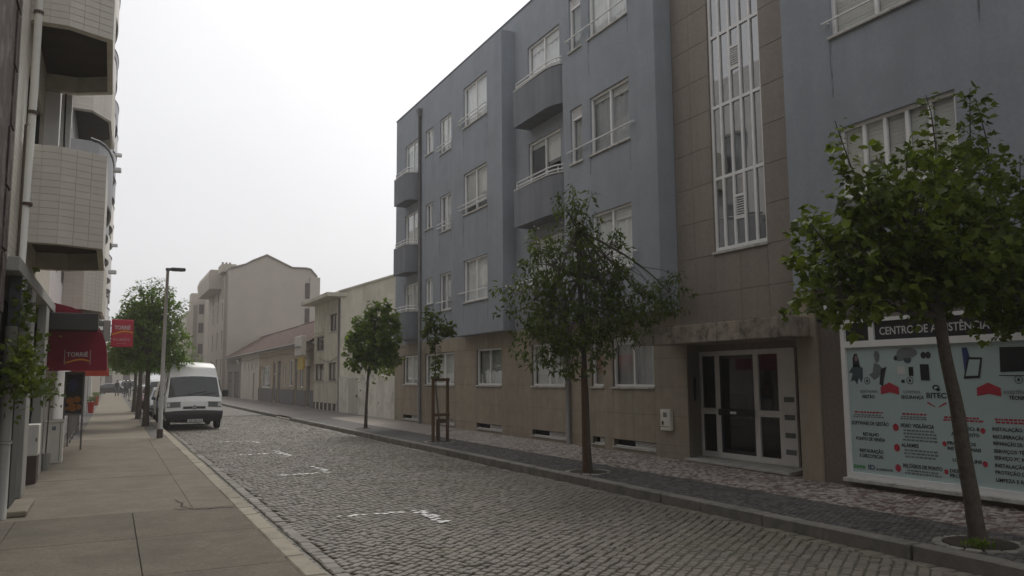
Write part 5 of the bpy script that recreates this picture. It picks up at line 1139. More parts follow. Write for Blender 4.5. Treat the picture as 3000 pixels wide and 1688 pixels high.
F = MB(); F.box(-1.0, -0.96, 22.2, 22.26, 0.12, 2.0); F.box(-0.61, -0.57, 22.2, 22.26, 0.12, 2.0); F.box(-0.96, -0.61, 22.2, 22.26, 1.94, 2.0); F.box(-0.96, -0.61, 22.2, 22.26, 0.95, 1.0); F.build('board_frame', M_PIPE, ad)
MB().box(-0.96, -0.61, 22.215, 22.24, 1.0, 1.94).build('picture', M_SIGNBG, ad)
M_OR2 = mat('orange_print', (0.42, 0.16, 0.025), .6, .2, 12.0)
B = MB(); B.add([(-.82 + .10 * math.cos(t), 22.212, 1.68 + .16 * math.sin(t)) for t in np.linspace(0, 6.28, 14)[:-1]], [tuple(range(13))]); B.build('printed_shape', M_PBLUE, ad)
for cx, cz, r in ((-.86, 1.3, .09), (-.71, 1.33, .08), (-.80, 1.14, .10), (-.68, 1.15, .07), (-.91, 1.12, .05)):
    B = MB(); B.add([(cx + r * math.cos(t), 22.211, cz + r * math.sin(t)) for t in np.linspace(0, 6.28, 12)[:-1]], [tuple(range(11))]); B.build('printed_shape', M_OR2, ad)
for k, y in enumerate((23.6, 25.2, 26.8, 28.4, 30.0)):
    sc_ = thing('terrace_screen', ['grey barred terrace screen right behind the framed advertising board', 'grey barred terrace screen under the hanging red café sign', 'grey barred terrace screen just past the red café sign', 'grey barred terrace screen just before the orange awning', 'grey barred terrace screen under the orange awning'][k], 'screen', (-1.0, y, 0.12), 'terrace screens along the café front')
    F = MB(); 
    for q in (y, y + 1.35): F.tube([(-0.93, q, 0.12), (-0.93, q, 1.0)], 0.02, 6)
    F.tube([(-0.93, y, 1.0), (-0.93, y + 1.35, 1.0)], 0.018, 6); F.tube([(-0.93, y, 0.25), (-0.93, y + 1.35, 0.25)], 0.018, 6); F.build('screen_frame', M_PIPE, sc_)
    for q in range(8): MB().tube([(-0.93, y + 0.15 + q * 0.15, 0.25), (-0.93, y + 0.15 + q * 0.15, 1.0)], 0.009, 5).build('bar', M_PIPE, sc_)
for a, lab, m, (x, y, r, h) in ((0, 'bright red plastic flower pot on the pavement border', M_POT, (-0.88, 47.5, .17, .56)), (1, 'orange terracotta pot standing behind the bright red pot', M_POTT, (-0.86, 62, .2, .62))):
    p = thing('flower_pot', lab, 'pot', (x, y, .12)); MB().lathe([(r * .72, 0), (r, h), (r * 1.06, h), (r * 1.06, h - .06)], 14, (x, y, .12)).build('pot', m, p)
    B = MB()
    for _ in range(90):
        t = random.uniform(0, 6.28); rr = random.uniform(0, r * 1.2); l = random.uniform(.06, .16); zz = .12 + h + random.uniform(0, .22); cx, cy = x + rr * math.cos(t), y + rr * math.sin(t)
        B.add([(cx, cy, zz), (cx + l * .4, cy + l * .2, zz + l * .3), (cx + l * .5 * math.cos(t), cy + l, zz + l * .7), (cx - l * .4, cy + l * .2, zz + l * .3)], [(0, 1, 2, 3)])
    stuff(B.build('foliage', M_LEAF3, p))

# ================================================================== TREES AND PLANTS
def leaf_verts(kind):
    if kind == 'broad':      # lobed maple-like blade, folded on the midrib
        return np.array([(0, 0, 0), (-.34, .18, .05), (-.52, .52, .10), (-.25, .60, .06), (0, 1.0, -.06), (.25, .60, .06), (.52, .52, .10), (.34, .18, .05), (0, .45, -.02)]), \
            [(0, 8, 1), (1, 8, 2), (2, 8, 3), (3, 8, 4), (4, 8, 5), (5, 8, 6), (6, 8, 7), (7, 8, 0)]
    return np.array([(0, 0, 0), (-.2, .38, .05), (0, 1.0, -.10), (.2, .38, .05), (0, .45, -.01)]), [(0, 4, 1), (1, 4, 2), (2, 4, 3), (3, 4, 0)]
def make_leaves(pos, dirs, size, kind, droop):
    base, faces = leaf_verts(kind); n = len(pos); k = len(base)
    d = dirs.copy(); d[:, 2] -= droop; d /= np.linalg.norm(d, axis=1)[:, None] + 1e-9
    up = rng.normal(size=(n, 3)) * 0.55 + np.array([0, 0, 1.0]); s = np.cross(d, up); s /= np.linalg.norm(s, axis=1)[:, None] + 1e-9; u = np.cross(s, d)
    sz = size * rng.uniform(0.5, 1.35, n)
    V = pos[:, None, :] + sz[:, None, None] * (base[None, :, 0:1] * s[:, None, :] + base[None, :, 1:2] * d[:, None, :] + base[None, :, 2:3] * u[:, None, :])
    return V, faces
def leaves_obj(name, V, faces, m, parent):
    n, k = V.shape[:2]; F = np.array(faces); A = (F[None] + (np.arange(n) * k)[:, None, None]).reshape(-1, 3)
    me = bpy.data.meshes.new(name); me.vertices.add(n * k); me.vertices.foreach_set('co', V.reshape(-1).astype(np.float32))
    me.loops.add(A.size); me.loops.foreach_set('vertex_index', A.reshape(-1).astype(np.int32)); me.polygons.add(len(A)); me.polygons.foreach_set('loop_start', (np.arange(len(A)) * 3).astype(np.int32))
    me.materials.append(m); me.update(); me.validate(); return stuff(link(name, me, parent))
def branch_pts(a, b, bend=0.12, n=5):
    a, b = Vector(a), Vector(b); L = (b - a).length; o = Vector((random.gauss(0, 1), random.gauss(0, 1), random.gauss(0, .5) + .6)).normalized() * L * bend
    return [a.lerp(b, t) + o * math.sin(t * math.pi) for t in [k / n for k in range(n + 1)]]
def tree(name, label, base, trunk, r0, blobs, nleaf, lsize, kind, m, droop=0.5, shoots=(), group=None, pit=True, singles=0, trunk_mat=None, twig=0.28, lz=None):
    """trunk: list of points; blobs: (centre, radii, weight); shoots: polylines carrying leaves"""
    t = thing(name, label, 'tree', base, group)
    n = len(trunk); T = MB(); fine_ = []
    for i in range((n - 1) * 6 + 1):
        q = min(i / 6, n - 1.001); a_, b_ = Vector(trunk[int(q)]), Vector(trunk[int(q) + 1]); pnt = a_.lerp(b_, q - int(q)); k_ = q / (n - 1)
        wob = Vector((mnoise.noise((pnt.z * 2.3, base[0], 1.0)), mnoise.noise((pnt.z * 2.3, base[1], 5.0)), 0)) * r0 * .12
        fine_.append((pnt + wob, r0 * (1 + .35 * math.exp(-k_ * 14)) * (1 - .45 * k_) * (1 + .12 * mnoise.noise((pnt.z * 5, base[0] * 3, 2.0)))))
    T.tube([f_[0] for f_ in fine_], [f_[1] for f_ in fine_], 14, cap=True)
    tr = T.build('trunk', trunk_mat or M_TRUNK, t, smooth=True)
    B = MB(); pos, dirs = [], []
    top = Vector(trunk[-1]); tot = sum(b[2] for b in blobs) + 1e-9
    for c, rad, wgt in blobs:
        c = Vector(c); i = random.randint(max(1, n - 2), n - 1); st_ = Vector(trunk[i])
        main = branch_pts(st_, c, 0.10); B.tube(main, [r0 * .42 * (1 - .7 * k / 5) for k in range(6)], 6)
        nl = int(nleaf * wgt / tot); nt = max(6, nl // 13)
        for _ in range(nt):
            v = rng.normal(size=3); v /= np.linalg.norm(v); rr = rng.uniform(0.25, 1.0) ** 0.55
            e = np.array(c) + v * np.array(rad) * rr
            if rng.random() < 0.5:
                s0 = main[random.randint(2, 5)]; B.tube([s0, s0.lerp(Vector(e), .55) + Vector((0, 0, .06)), Vector(e)], [r0 * .12, r0 * .08, r0 * .03], 4, cap=False)
            out_ = v * 0.7 + np.array([0, 0, 0.35]) + rng.normal(size=3) * 0.45; out_ /= np.linalg.norm(out_)
            for _k in range(13):
                q = rng.uniform(0, 1); pos.append(e + out_ * twig * (q - .35) + rng.normal(size=3) * .035); dirs.append(out_ * .5 + rng.normal(size=3) * .75)
    for poly in shoots:
        pp = [Vector(p) for p in poly]; B.tube(pp, [min(.012, r0 * .16) * (1 - .7 * k / (len(pp) - 1)) for k in range(len(pp))], 5)
        for a, b in zip(pp, pp[1:]):
            L = (b - a).length; ax = np.array((b - a).normalized())
            for _ in range(max(4, int(L * 95))):
                q = rng.uniform(0, 1); o = rng.normal(size=3); o -= ax * o.dot(ax); o /= np.linalg.norm(o) + 1e-9
                pos.append(np.array(a.lerp(b, q)) + o * rng.uniform(.01, .13)); dirs.append(o + ax * .35)
    B.build('limb', trunk_mat or M_TRUNK, t, smooth=True)
    V, faces = make_leaves(np.array(pos), np.array(dirs), lsize, kind, droop)
    if lz: V = V[V[:, :, 2].min(axis=1) > lz]
    sel = np.zeros(len(V), bool)
    if singles:
        dd = np.linalg.norm(V.mean(axis=1) - np.array((0, 0, 1.77)), axis=1); idx = np.argsort(dd)[:singles]; sel[idx] = True
    cr = leaves_obj('crown', V[~sel], faces, m, t)
    for v in V[sel]:
        c = v[0]; me = bpy.data.meshes.new('leaf'); me.from_pydata([tuple(p - c) for p in v], [], faces); me.materials.append(m); piece('leaf', me, cr, tuple(c))
    if pit:
        x, y, z = base; zz = zr(x) if x > 5 else 0.12
        P = MB(); P.lathe([(.33, -.02), (.33, .004), (.02, .012)], 16, (x, y, zz)); P.build('soil', M_SOIL, t)
        for k in range(14):
            a = 6.283 * k / 14; piece('pit_stone', MB().cbox(-.045, .045, -.07, .07, -.03, -.002 + random.uniform(0, .008), .008).mesh('pit_stone', M_PITST), t, (x + .37 * math.cos(a), y + .37 * math.sin(a), zz), a)
    return t
Z0 = lambda x: zr(x)
# tree 1: leaning trunk in front of the shop
t1 = tree('street_tree', 'leaning street tree with broad leaves in front of the printed shop window', (7.66, 5.19, Z0(7.66)),
     [(7.66, 5.19, .1), (7.61, 5.19, .35), (7.55, 5.2, .9), (7.45, 5.21, 1.6), (7.33, 5.23, 2.35), (7.28, 5.25, 2.8)], 0.086,
     [((6.15, 5.25, 2.85), (.52, .6, .5), 1.2), ((6.75, 5.0, 3.15), (.65, .7, .6), 1.6), ((7.35, 5.3, 3.25), (.75, .8, .65), 1.8), ((8.1, 5.3, 3.15), (.7, .8, .65), 1.7), ((8.75, 5.4, 3.1), (.7, .8, .7), 1.6), ((6.6, 5.4, 2.85), (.6, .6, .42), 1.2),
      ((7.2, 5.0, 2.9), (.7, .65, .45), 1.5), ((8.05, 5.0, 2.88), (.75, .7, .42), 1.6), ((8.8, 5.2, 2.6), (.6, .7, .5), 1.3), ((5.95, 5.2, 2.5), (.38, .5, .3), .6), ((8.1, 5.3, 3.75), (.4, .45, .42), .7), ((6.35, 5.1, 3.5), (.36, .4, .35), .5), ((7.45, 5.2, 3.75), (.35, .4, .35), .45), ((7.3, 5.2, 2.62), (.6, .55, .26), 1.3), ((6.7, 5.3, 2.62), (.5, .5, .24), .7), ((7.9, 5.3, 2.78), (.5, .5, .25), .8), ((8.7, 5.0, 2.35), (.5, .5, .25), .7)],
     10500, 0.085, 'broad', M_LEAF1, 0.55,
     [[(6.4, 5.1, 3.2), (6.05, 5.1, 3.7), (5.88, 5.1, 4.1)], [(7.4, 5.2, 3.6), (7.42, 5.2, 4.1), (7.38, 5.2, 4.45), (7.32, 5.2, 4.6)], [(8.1, 5.3, 3.8), (8.15, 5.3, 4.4), (8.2, 5.3, 4.85)], [(8.5, 5.3, 3.6), (8.42, 5.3, 4.3), (8.28, 5.3, 4.75)], [(6.9, 5.2, 3.4), (6.85, 5.1, 3.95)], [(6.0, 5.2, 2.8), (5.65, 5.2, 3.1), (5.55, 5.2, 3.2)], [(8.9, 5.3, 3.5), (9.0, 5.3, 4.2)]], singles=220)
tuft('grass_tuft', (7.42, 5.05, Z0(7.5) + .01), 60, 0.10, M_LEAF3, 'green grass tuft at the foot of the leaning street tree')
# tree 2: tall ash-like tree with stake
t2 = tree('street_tree', 'tall narrow leaved street tree tied to a wooden stake by the entrance', (7.54, 12.21, Z0(7.54)),
     [(7.54, 12.21, .1), (7.53, 12.21, .6), (7.52, 12.21, 1.2), (7.5, 12.21, 1.9), (7.47, 12.2, 2.7), (7.42, 12.2, 3.5), (7.4, 12.2, 4.4)], 0.062,
     [((7.35, 12.2, 4.1), (.42, .5, .5), 1.3), ((6.75, 12.2, 3.75), (.5, .5, .45), 1.2), ((7.9, 12.2, 3.6), (.6, .6, .5), 1.2), ((7.4, 12.1, 3.3), (.8, .7, .5), 1.9), ((6.5, 12.2, 3.1), (.55, .6, .5), 1.3), ((7.0, 12.1, 2.7), (.8, .7, .45), 1.9), ((7.9, 12.1, 2.85), (.75, .7, .5), 1.7),
      ((8.9, 12.15, 3.1), (.6, .5, .36), 1.1), ((9.35, 12.15, 3.35), (.35, .4, .35), .5), ((8.5, 12.2, 2.75), (.5, .5, .35), .8), ((6.6, 12.1, 2.35), (.6, .5, .32), .8), ((7.5, 12.1, 2.25), (.6, .55, .32), 1.0), ((6.9, 12.0, 1.98), (.45, .4, .2), .35), ((7.25, 12.2, 4.65), (.25, .3, .35), .45), ((8.05, 12.2, 4.0), (.35, .4, .35), .5)],
     8000, 0.11, 'ash', M_LEAF2, 0.75,
     [[(7.38, 12.2, 4.3), (7.33, 12.2, 4.9), (7.3, 12.2, 5.25)], [(7.45, 12.2, 4.3), (7.62, 12.2, 4.8), (7.72, 12.2, 5.15)], [(6.4, 12.2, 3.2), (5.95, 12.2, 3.3), (5.7, 12.2, 3.25)], [(6.6, 12.1, 2.2), (6.35, 12.0, 2.0), (6.15, 12.0, 1.95)], [(8.1, 12.2, 4.1), (8.2, 12.2, 4.5)], [(6.6, 12.2, 3.9), (6.5, 12.2, 4.4)], [(9.2, 12.15, 3.4), (9.45, 12.15, 3.75)], [(7.35, 12.2, 2.4), (7.2, 12.2, 1.9), (7.15, 12.2, 1.7)]], singles=220)
sk = thing('tree_stake', 'weathered brown wooden stake tied to the tall street tree', 'stake', (7.46, 12.15, .12))
MB().cbox(7.40, 7.48, 12.10, 12.18, .12, 1.95, .008).build('post', M_STAKE, sk)
T = MB(); T.tube([(7.38, 12.14, 1.78), (7.44, 12.08, 1.78), (7.6, 12.2, 1.79), (7.5, 12.3, 1.78), (7.39, 12.2, 1.78)], .015, 6); T.build('tie', M_BLACK, sk)
# tree 3
t3 = tree('street_tree', 'round bright green street tree in front of the white garden wall', (7.68, 26.49, Z0(7.68)),
     [(7.68, 26.49, .1), (7.7, 26.49, .9), (7.74, 26.5, 1.7), (7.8, 26.5, 2.3), (7.9, 26.5, 2.9)], 0.055,
     [((7.9, 26.5, 3.0), (.85, .85, .75), 2.4), ((7.45, 26.4, 3.1), (.5, .6, .6), 1.1), ((8.4, 26.5, 3.1), (.5, .6, .65), 1.2), ((7.95, 26.5, 3.75), (.5, .5, .5), .9), ((7.5, 26.4, 2.45), (.55, .6, .38), .9), ((8.25, 26.4, 2.45), (.6, .6, .42), .9), ((8.45, 26.5, 3.7), (.35, .4, .5), .6)],
     3600, 0.14, 'broad', M_LEAF3, 0.4, [[(7.9, 26.5, 3.8), (7.85, 26.5, 4.4)], [(8.35, 26.5, 3.8), (8.4, 26.5, 4.5)], [(7.45, 26.5, 3.4), (7.35, 26.5, 3.9)], [(8.1, 26.5, 4.0), (8.15, 26.5, 4.35)]])
bush = thing('garden_bush', 'dark green bush growing over the garden wall beside the grey building', 'bush', (10.6, 33, .2))
pos = rng.normal(size=(1500, 3)) * np.array((.45, .9, .6)) + np.array((10.7, 32.4, 2.1)); pos = pos[pos[:, 2] > .3]
V, f = make_leaves(pos, rng.normal(size=pos.shape), .14, 'broad', .3); leaves_obj('foliage', V, f, M_LEAF1, bush)
T = MB(); 
for k in range(4): T.tube([(10.7, 32.4 + k * .2, .1), (10.6, 32.0 + k * .4, 1.2), (10.7, 31.8 + k * .5, 2.1)], [.04, .03, .015], 6)
T.build('stem', M_TRUNK, bush)
# sapling in its frame
s1 = tree('sapling', 'thin sapling with sparse leaves growing inside a wooden guard frame', (7.72, 19.80, Z0(7.72)), [(7.72, 19.8, .1), (7.70, 19.8, .7), (7.62, 19.8, 1.4), (7.6, 19.8, 2.1), (7.58, 19.8, 2.8), (7.56, 19.8, 3.3)], 0.02,
     [((7.6, 19.8, 3.0), (.38, .4, .26), 1.3), ((7.42, 19.8, 3.3), (.22, .25, .25), .6), ((7.85, 19.8, 3.05), (.25, .3, .2), .6)], 520, .11, 'broad', M_LEAF2, .5,
     [[(7.58, 19.8, 2.8), (7.6, 19.8, 2.2), (7.61, 19.8, 1.8)], [(7.5, 19.8, 3.2), (7.45, 19.8, 3.6)], [(7.8, 19.8, 3.0), (8.05, 19.8, 3.15)]])
gd = thing('tree_guard', 'brown timber guard frame around the thin sapling', 'tree guard', (7.72, 19.8, .12))
F = MB()
for x in (7.50, 7.90): MB().cbox(x, x + .07, 19.76, 19.83, .12, 1.76, .006).build('post', M_STAKE, gd)
MB().cbox(7.49, 7.98, 19.745, 19.757, 1.69, 1.77, .004).build('rail', M_STAKE, gd); MB().cbox(7.49, 7.98, 19.745, 19.757, .79, .86, .004).build('rail', M_STAKE, gd); MB().cbox(7.68, 7.92, 19.835, 19.848, .60, .68, .004).build('rail', M_STAKE, gd)
MB().cbox(7.70, 7.77, 19.95, 20.02, .12, .7, .006).build('post', M_STAKE, gd)
# left pavement trees
def ltree(x, y, label, s=1.0):
    return tree('street_tree', label, (x, y, .12), [(x, y, .1), (x + .01, y, .9), (x + .02, y, 1.7), (x + .02, y, 2.4), (x + .05, y, 3.3)], .11,
     [((x - .1, y, 3.6), (1.1, 1.1, .95), 2.4), ((x - .75, y, 3.0), (.75, .8, .6), 1.4), ((x + .7, y, 3.1), (.8, .9, .7), 1.6), ((x + .1, y - .2, 4.6), (.75, .8, .65), 1.5), ((x - .4, y, 2.5), (.75, .8, .36), 1.0), ((x + .75, y, 2.45), (.75, .8, .36), 1.0), ((x + .55, y, 4.2), (.6, .7, .6), 1.0), ((x - .6, y, 4.2), (.5, .6, .6), .8)],
     9500, .145, 'ash', M_LEAFL, .5, [[(x, y, 4.8), (x, y, 5.6)], [(x + .6, y, 4.6), (x + .75, y, 5.3)], [(x - .6, y, 4.5), (x - .7, y, 5.2)], [(x + .3, y, 4.9), (x + .35, y, 5.6)], [(x - .3, y, 4.9), (x - .35, y, 5.5)], [(x + 1.0, y, 4.2), (x + 1.25, y, 4.8)]], lz=2.0)
ltree(1.19, 32.5, 'dense green street tree beside the white van, the one next to the lamp post')
ltree(1.12, 38.7, 'dense green street tree further along the left kerb, beside the dark parked car')
ltree(1.15, 47.5, 'dense green street tree farthest along the left kerb beside a red car')
# climbing plant on the left wall and shrub in front
cp = thing('climbing_plant', 'climbing plant with yellowish green leaves hanging on the left wall', 'plant', (-1.1, 11.9, .2))
pos = np.concatenate([rng.normal(size=(430, 3)) * np.array((.11, .40, .22)) + np.array((-1.0, 11.5, 1.92)), rng.normal(size=(260, 3)) * np.array((.07, .3, .28)) + np.array((-1.1, 12.3, 2.5)), rng.normal(size=(160, 3)) * np.array((.12, .4, .1)) + np.array((-.85, 11.8, 1.75))])
pos = pos[(pos[:, 0] > -1.2) & (pos[:, 2] > 1.3)]
V, f = make_leaves(pos, rng.normal(size=pos.shape) + np.array((.5, -.3, 0)), .085, 'broad', .4); leaves_obj('foliage', V, f, M_LEAF1, cp)
T = MB(); T.tube([(-1.19, 11.6, .12), (-1.17, 11.62, 1.2), (-1.1, 11.6, 1.9), (-1.15, 12.2, 2.5)], [.025, .02, .015, .008], 6); T.tube([(-1.17, 11.62, 1.4), (-1.0, 11.5, 1.9)], .01, 5); T.build('stem', M_TRUNK, cp)
T = MB()
for z, y in ((1.95, 11.4), (2.02, 11.45), (1.9, 11.5)): T.add([(-.9, y - .1, z), (-.87, y - .16, z + .05), (-.84, y - .1, z + .09), (-.87, y - .04, z + .04)], [(0, 1, 2, 3)])
T.build('orange_flower', M_LEAFY, cp)
sp = thing('potted_plant', 'small leafy potted plant behind the shop glass front', 'plant', (-1.2, 17.4, .12))
pos = rng.normal(size=(70, 3)) * np.array((.10, .12, .09)) + np.array((-1.02, 17.6, 1.55)); V, f = make_leaves(pos, rng.normal(size=pos.shape), .09, 'ash', .3); leaves_obj('foliage', V, f, M_LEAF3, sp)
T = MB(); T.tube([(-1.04, 17.6, .4), (-1.02, 17.6, 1.5)], .012, 5); T.build('stem', M_TRUNK, sp); MB().lathe([(.07, 0), (.1, .3), (.1, .31)], 10, (-1.04, 17.6, .12)).build('pot', M_POST, sp)

# ================================================================== LAMP POST
lpst = thing('street_lamp', 'slim grey street lamp with a flat rectangular head at the left kerb', 'street lamp', (1.33, 25.6, .12))
T = MB(); T.tube([(1.33, 25.6, .12), (1.34, 25.6, 2.5), (1.37, 25.6, 5.02)], [.065, .055, .042], 14); T.build('post', M_LAMP, lpst, smooth=True)
MB().lathe([(.085, 0), (.085, .22), (.066, .26)], 14, (1.33, 25.6, .12)).build('base_sleeve', M_BROWNB, lpst)
hd = MB(); hd.cbox(1.31, 1.86, 25.52, 25.68, 5.0, 5.075, .02); hd.cbox(1.45, 1.85, 25.5, 25.7, 5.03, 5.09, .015); hd.build('lamp_head', M_LAMPD, lpst)
MB().box(1.5, 1.8, 25.53, 25.67, 4.992, 4.999).build('lamp_glass', M_HEAD, lpst)

# ================================================================== VEHICLES
def wheel(par, x, y, r, w, side):
    T = MB(); n = 22; prof = [(-w / 2, r * .62), (-w / 2, r * .93), (-w * .38, r), (w * .38, r), (w / 2, r * .93), (w / 2, r * .62)]
    vs = [(x + px, y + pr * math.cos(6.2832 * k / n), r + pr * math.sin(6.2832 * k / n)) for px, pr in prof for k in range(n)]
    fs = [(i * n + k, i * n + (k + 1) % n, (i + 1) * n + (k + 1) % n, (i + 1) * n + k) for i in range(len(prof) - 1) for k in range(n)]
    wh = T.add(vs, fs).build('wheel', M_TYRE, par, smooth=True)
    Rm = MB(); xs = x + side * w * .36
    for k in range(n):
        a, b = 6.2832 * k / n, 6.2832 * (k + 1) / n; xi = x + side * w * .28
        Rm.quad((xs, y + r * .64 * math.cos(a), r + r * .64 * math.sin(a)), (xs, y + r * .64 * math.cos(b), r + r * .64 * math.sin(b)), (xi, y + r * .25 * math.cos(b), r + r * .25 * math.sin(b)), (xi, y + r * .25 * math.cos(a), r + r * .25 * math.sin(a)))
    Rm.add([(x + side * w * .3, y + r * .25 * math.cos(6.2832 * k / n), r + r * .25 * math.sin(6.2832 * k / n)) for k in range(n)], [tuple(range(n))]); Rm.build('rim', M_RIM, wh)

class Strip:
    """body skin: a side profile (s, z, half-width, crown) swept across the width; front looks to -y"""
    def __init__(s, prof, cx, y0, bow=0.10): s.p = prof; s.cx = cx; s.y0 = y0; s.bow = bow
    def pt(s, u, t, off=0.0):
        u = max(0, min(len(s.p) - 1.0001, u)); i = int(u); f = u - i; a, b = s.p[i], s.p[i + 1]
        S_, Z_, W_, B_ = [a[k] + (b[k] - a[k]) * f for k in range(4)]
        dS, dZ = b[0] - a[0], b[1] - a[1]; L = math.hypot(dS, dZ) + 1e-9; ns, nz = -dZ / L, dS / L
        cur = B_ * t * t
        return Vector((s.cx + W_ * t, s.y0 + S_ - ns * cur * (1 if ns < 0 else 1) + ns * off, Z_ - nz * cur + nz * off))
    def patch(s, mb, u0, u1, t0, t1, off, nu=4, nt=6, mi=0):
        vs = [s.pt(u0 + (u1 - u0) * i / nu, (t0 + (t1 - t0) * j / nt), off) for i in range(nu + 1) for j in range(nt + 1)]; w = nt + 1
        mb.add(vs, [(i * w + j, i * w + j + 1, (i + 1) * w + j + 1, (i + 1) * w + j) for i in range(nu) for j in range(nt)], mi)
def side_skin(mb, st, zlow, belt, wbelt, n=64, t=1.0, u0=0.0):
    m = len(st.p) - 1
    for sgn in (-1, 1):
        rows = []
        for k in range(n + 1):
            u = u0 + (m - u0) * k / n; e = st.pt(u, sgn * t)
            zb = min(belt, e.z - 0.01); col = [e]
            col.append(Vector((st.cx + sgn * (abs(e.x - st.cx) * .35 + wbelt * .65 if e.z > belt else max(abs(e.x - st.cx), wbelt * .93)), e.y, zb + (e.z - zb) * .45)))
            wb = wbelt if e.z > belt else max(abs(e.x - st.cx), wbelt * .95)
            col.append(Vector((st.cx + sgn * wb, e.y, zb))); col.append(Vector((st.cx + sgn * wb * .985, e.y, min(zlow, e.z - 0.005)))); rows.append(col)
        for a, b in zip(rows, rows[1:]):
            for k in range(3): mb.quad(a[k], a[k + 1], b[k + 1], b[k])
def build_van():
    cx, y0 = 2.735, 31.15
    v = thing('parked_van', 'white high roof delivery van with dark bumper parked facing the camera', 'van', (cx, y0 + 2.5, 0))
    prof = [(.10, .28, .90, .10), (.02, .36, .95, .13), (.0, .60, .96, .14), (.06, .68, .95, .14), (.10, .80, .94, .13), (.15, 1.02, .935, .12), (.26, 1.20, .915, .12), (.46, 1.52, .88, .11), (.70, 1.90, .83, .08), (.76, 1.96, .825, .07), (.95, 2.24, .775, .05), (1.2, 2.38, .72, .04), (2.0, 2.45, .71, .04), (4.4, 2.45, .71, .04), (4.85, 2.38, .71, .04), (4.95, 2.2, .76, .03), (5.0, 1.2, .92, .03), (5.02, .5, .95, .02), (4.98, .32, .93, .02)]
    st = Strip(prof, cx, y0); B = MB(); st.patch(B, 0, len(prof) - 1, -1, 1, 0, 90, 12); side_skin(B, st, .34, 1.25, .965, 90); 
    B.add([(cx - .9, y0 + .15, .33), (cx + .9, y0 + .15, .33), (cx + .9, y0 + 4.9, .33), (cx - .9, y0 + 4.9, .33)], [(0, 1, 2, 3)])
    B.build('body', M_VAN, v, smooth=True)
    def part(nm, m, *args, par=v, **kw):
        P = MB()
        for a in (args if isinstance(args[0], tuple) else [args]): st.patch(P, *a, **kw)
        return P.build(nm, m, par, smooth=True)
    part('windscreen', M_CARGL, (6.08, 8.05, -.93, .93, .008))
    part('windscreen_seal', M_BUMP, (6.0, 6.08, -.95, .95, .010), (8.05, 8.16, -.95, .95, .010), (6.0, 8.16, -.955, -.93, .009), (6.0, 8.16, .93, .955, .009))
    part('bumper', M_BUMP, (0, 3.05, -1.01, 1.01, .045)); part('lower_grille', M_SIGNBG, (1.15, 1.75, -.55, .55, .05))
    part('grille', M_BUMP, (3.55, 4.15, -.40, .40, .012)); 
    em = MB(); c = st.pt(3.9, 0, .02); em.add([c + Vector((.075 * math.cos(t), -.004, .085 * math.sin(t))) for t in np.linspace(0, 6.283, 17)[:-1]], [tuple(range(16))]); em.build('emblem', M_RIM, v)
    for s_ in (-1, 1):
        a, b = sorted((s_ * .50, s_ * .96)); hl = part('headlight', M_HEAD, (4.15, 4.85, a, b, .012))
        a2, b2 = sorted((s_ * .48, s_ * .985)); part('headlight_rim', M_BUMP, (4.08, 4.15, a2, b2, .013), (4.85, 4.92, a2, b2, .013), par=hl)
        a3, b3 = sorted((s_ * .86, s_ * .95)); part('indicator', M_PLATE, (4.2, 4.8, a3, b3, .016), par=hl)
        T = MB(); xm = cx + s_ * 1.10; T.cbox(xm - .10, xm + .10, y0 + .55, y0 + .70, 1.16, 1.42, .03); T.tube([(cx + s_ * .92, y0 + .66, 1.25), (xm, y0 + .66, 1.28)], .03, 6); T.build('wing_mirror', M_BUMP, v)
        W = MB(); xs = cx + s_ * .93
        W.add([(cx + s_ * .968, y0 + .52, 1.28), (cx + s_ * .968, y0 + 1.55, 1.28), (cx + s_ * .895, y0 + 1.55, 1.86), (cx + s_ * .895, y0 + .88, 1.86)], [(0, 1, 2, 3)]); W.build('side_window', M_CARGL, v)
        for yy in (.85, 4.0): wheel(v, cx + s_ * .86, y0 + yy, .325, .2, s_)
        A = MB()
        for yy in (.85, 4.0):
            n = 12
            for k in range(n):
                a, b = math.pi * k / n, math.pi * (k + 1) / n; x_ = cx + s_ * .972
                A.quad(*[(x_, y0 + yy + r * math.cos(t), .33 + r * math.sin(t)) for r, t in ((.36, a), (.36, b), (.44, b), (.44, a))])
        A.build('wheel_arch', M_BUMP, v); MB().box(cx + s_ * .975 - .01, cx + s_ * .975 + .01, y0 + .2, y0 + 4.9, .52, .66).build('rub_strip', M_BUMP, v)
        D = MB()
        for yy in (1.75, 3.1): D.box(cx + s_ * .966 - .004, cx + s_ * .966 + .004, y0 + yy, y0 + yy + .015, .45, 1.9)
        D.build('door_seam', M_BUMP, v)
    pc = st.pt(.95, 0.03, .05); pl = MB().cbox(pc.x - .26, pc.x + .26, pc.y - .015, pc.y, .33 - .055, .33 + .055, .004).build('number_plate', M_PLATE, v)
    piece('plate_text', text_mesh('32-56-LI', .10, M_BLACK, .44, .001, .001), pl, (pc.x - .22, pc.y - .018, .295), rot=ROT_F)
    T = MB(); T.tube([st.pt(6.1, -.3, .02), st.pt(6.35, .15, .02), st.pt(6.5, .45, .02)], .012, 5); T.tube([st.pt(6.1, .3, .02), st.pt(6.3, .6, .02), st.pt(6.45, .85, .02)], .012, 5); T.build('wiper', M_BUMP, v)
build_van()
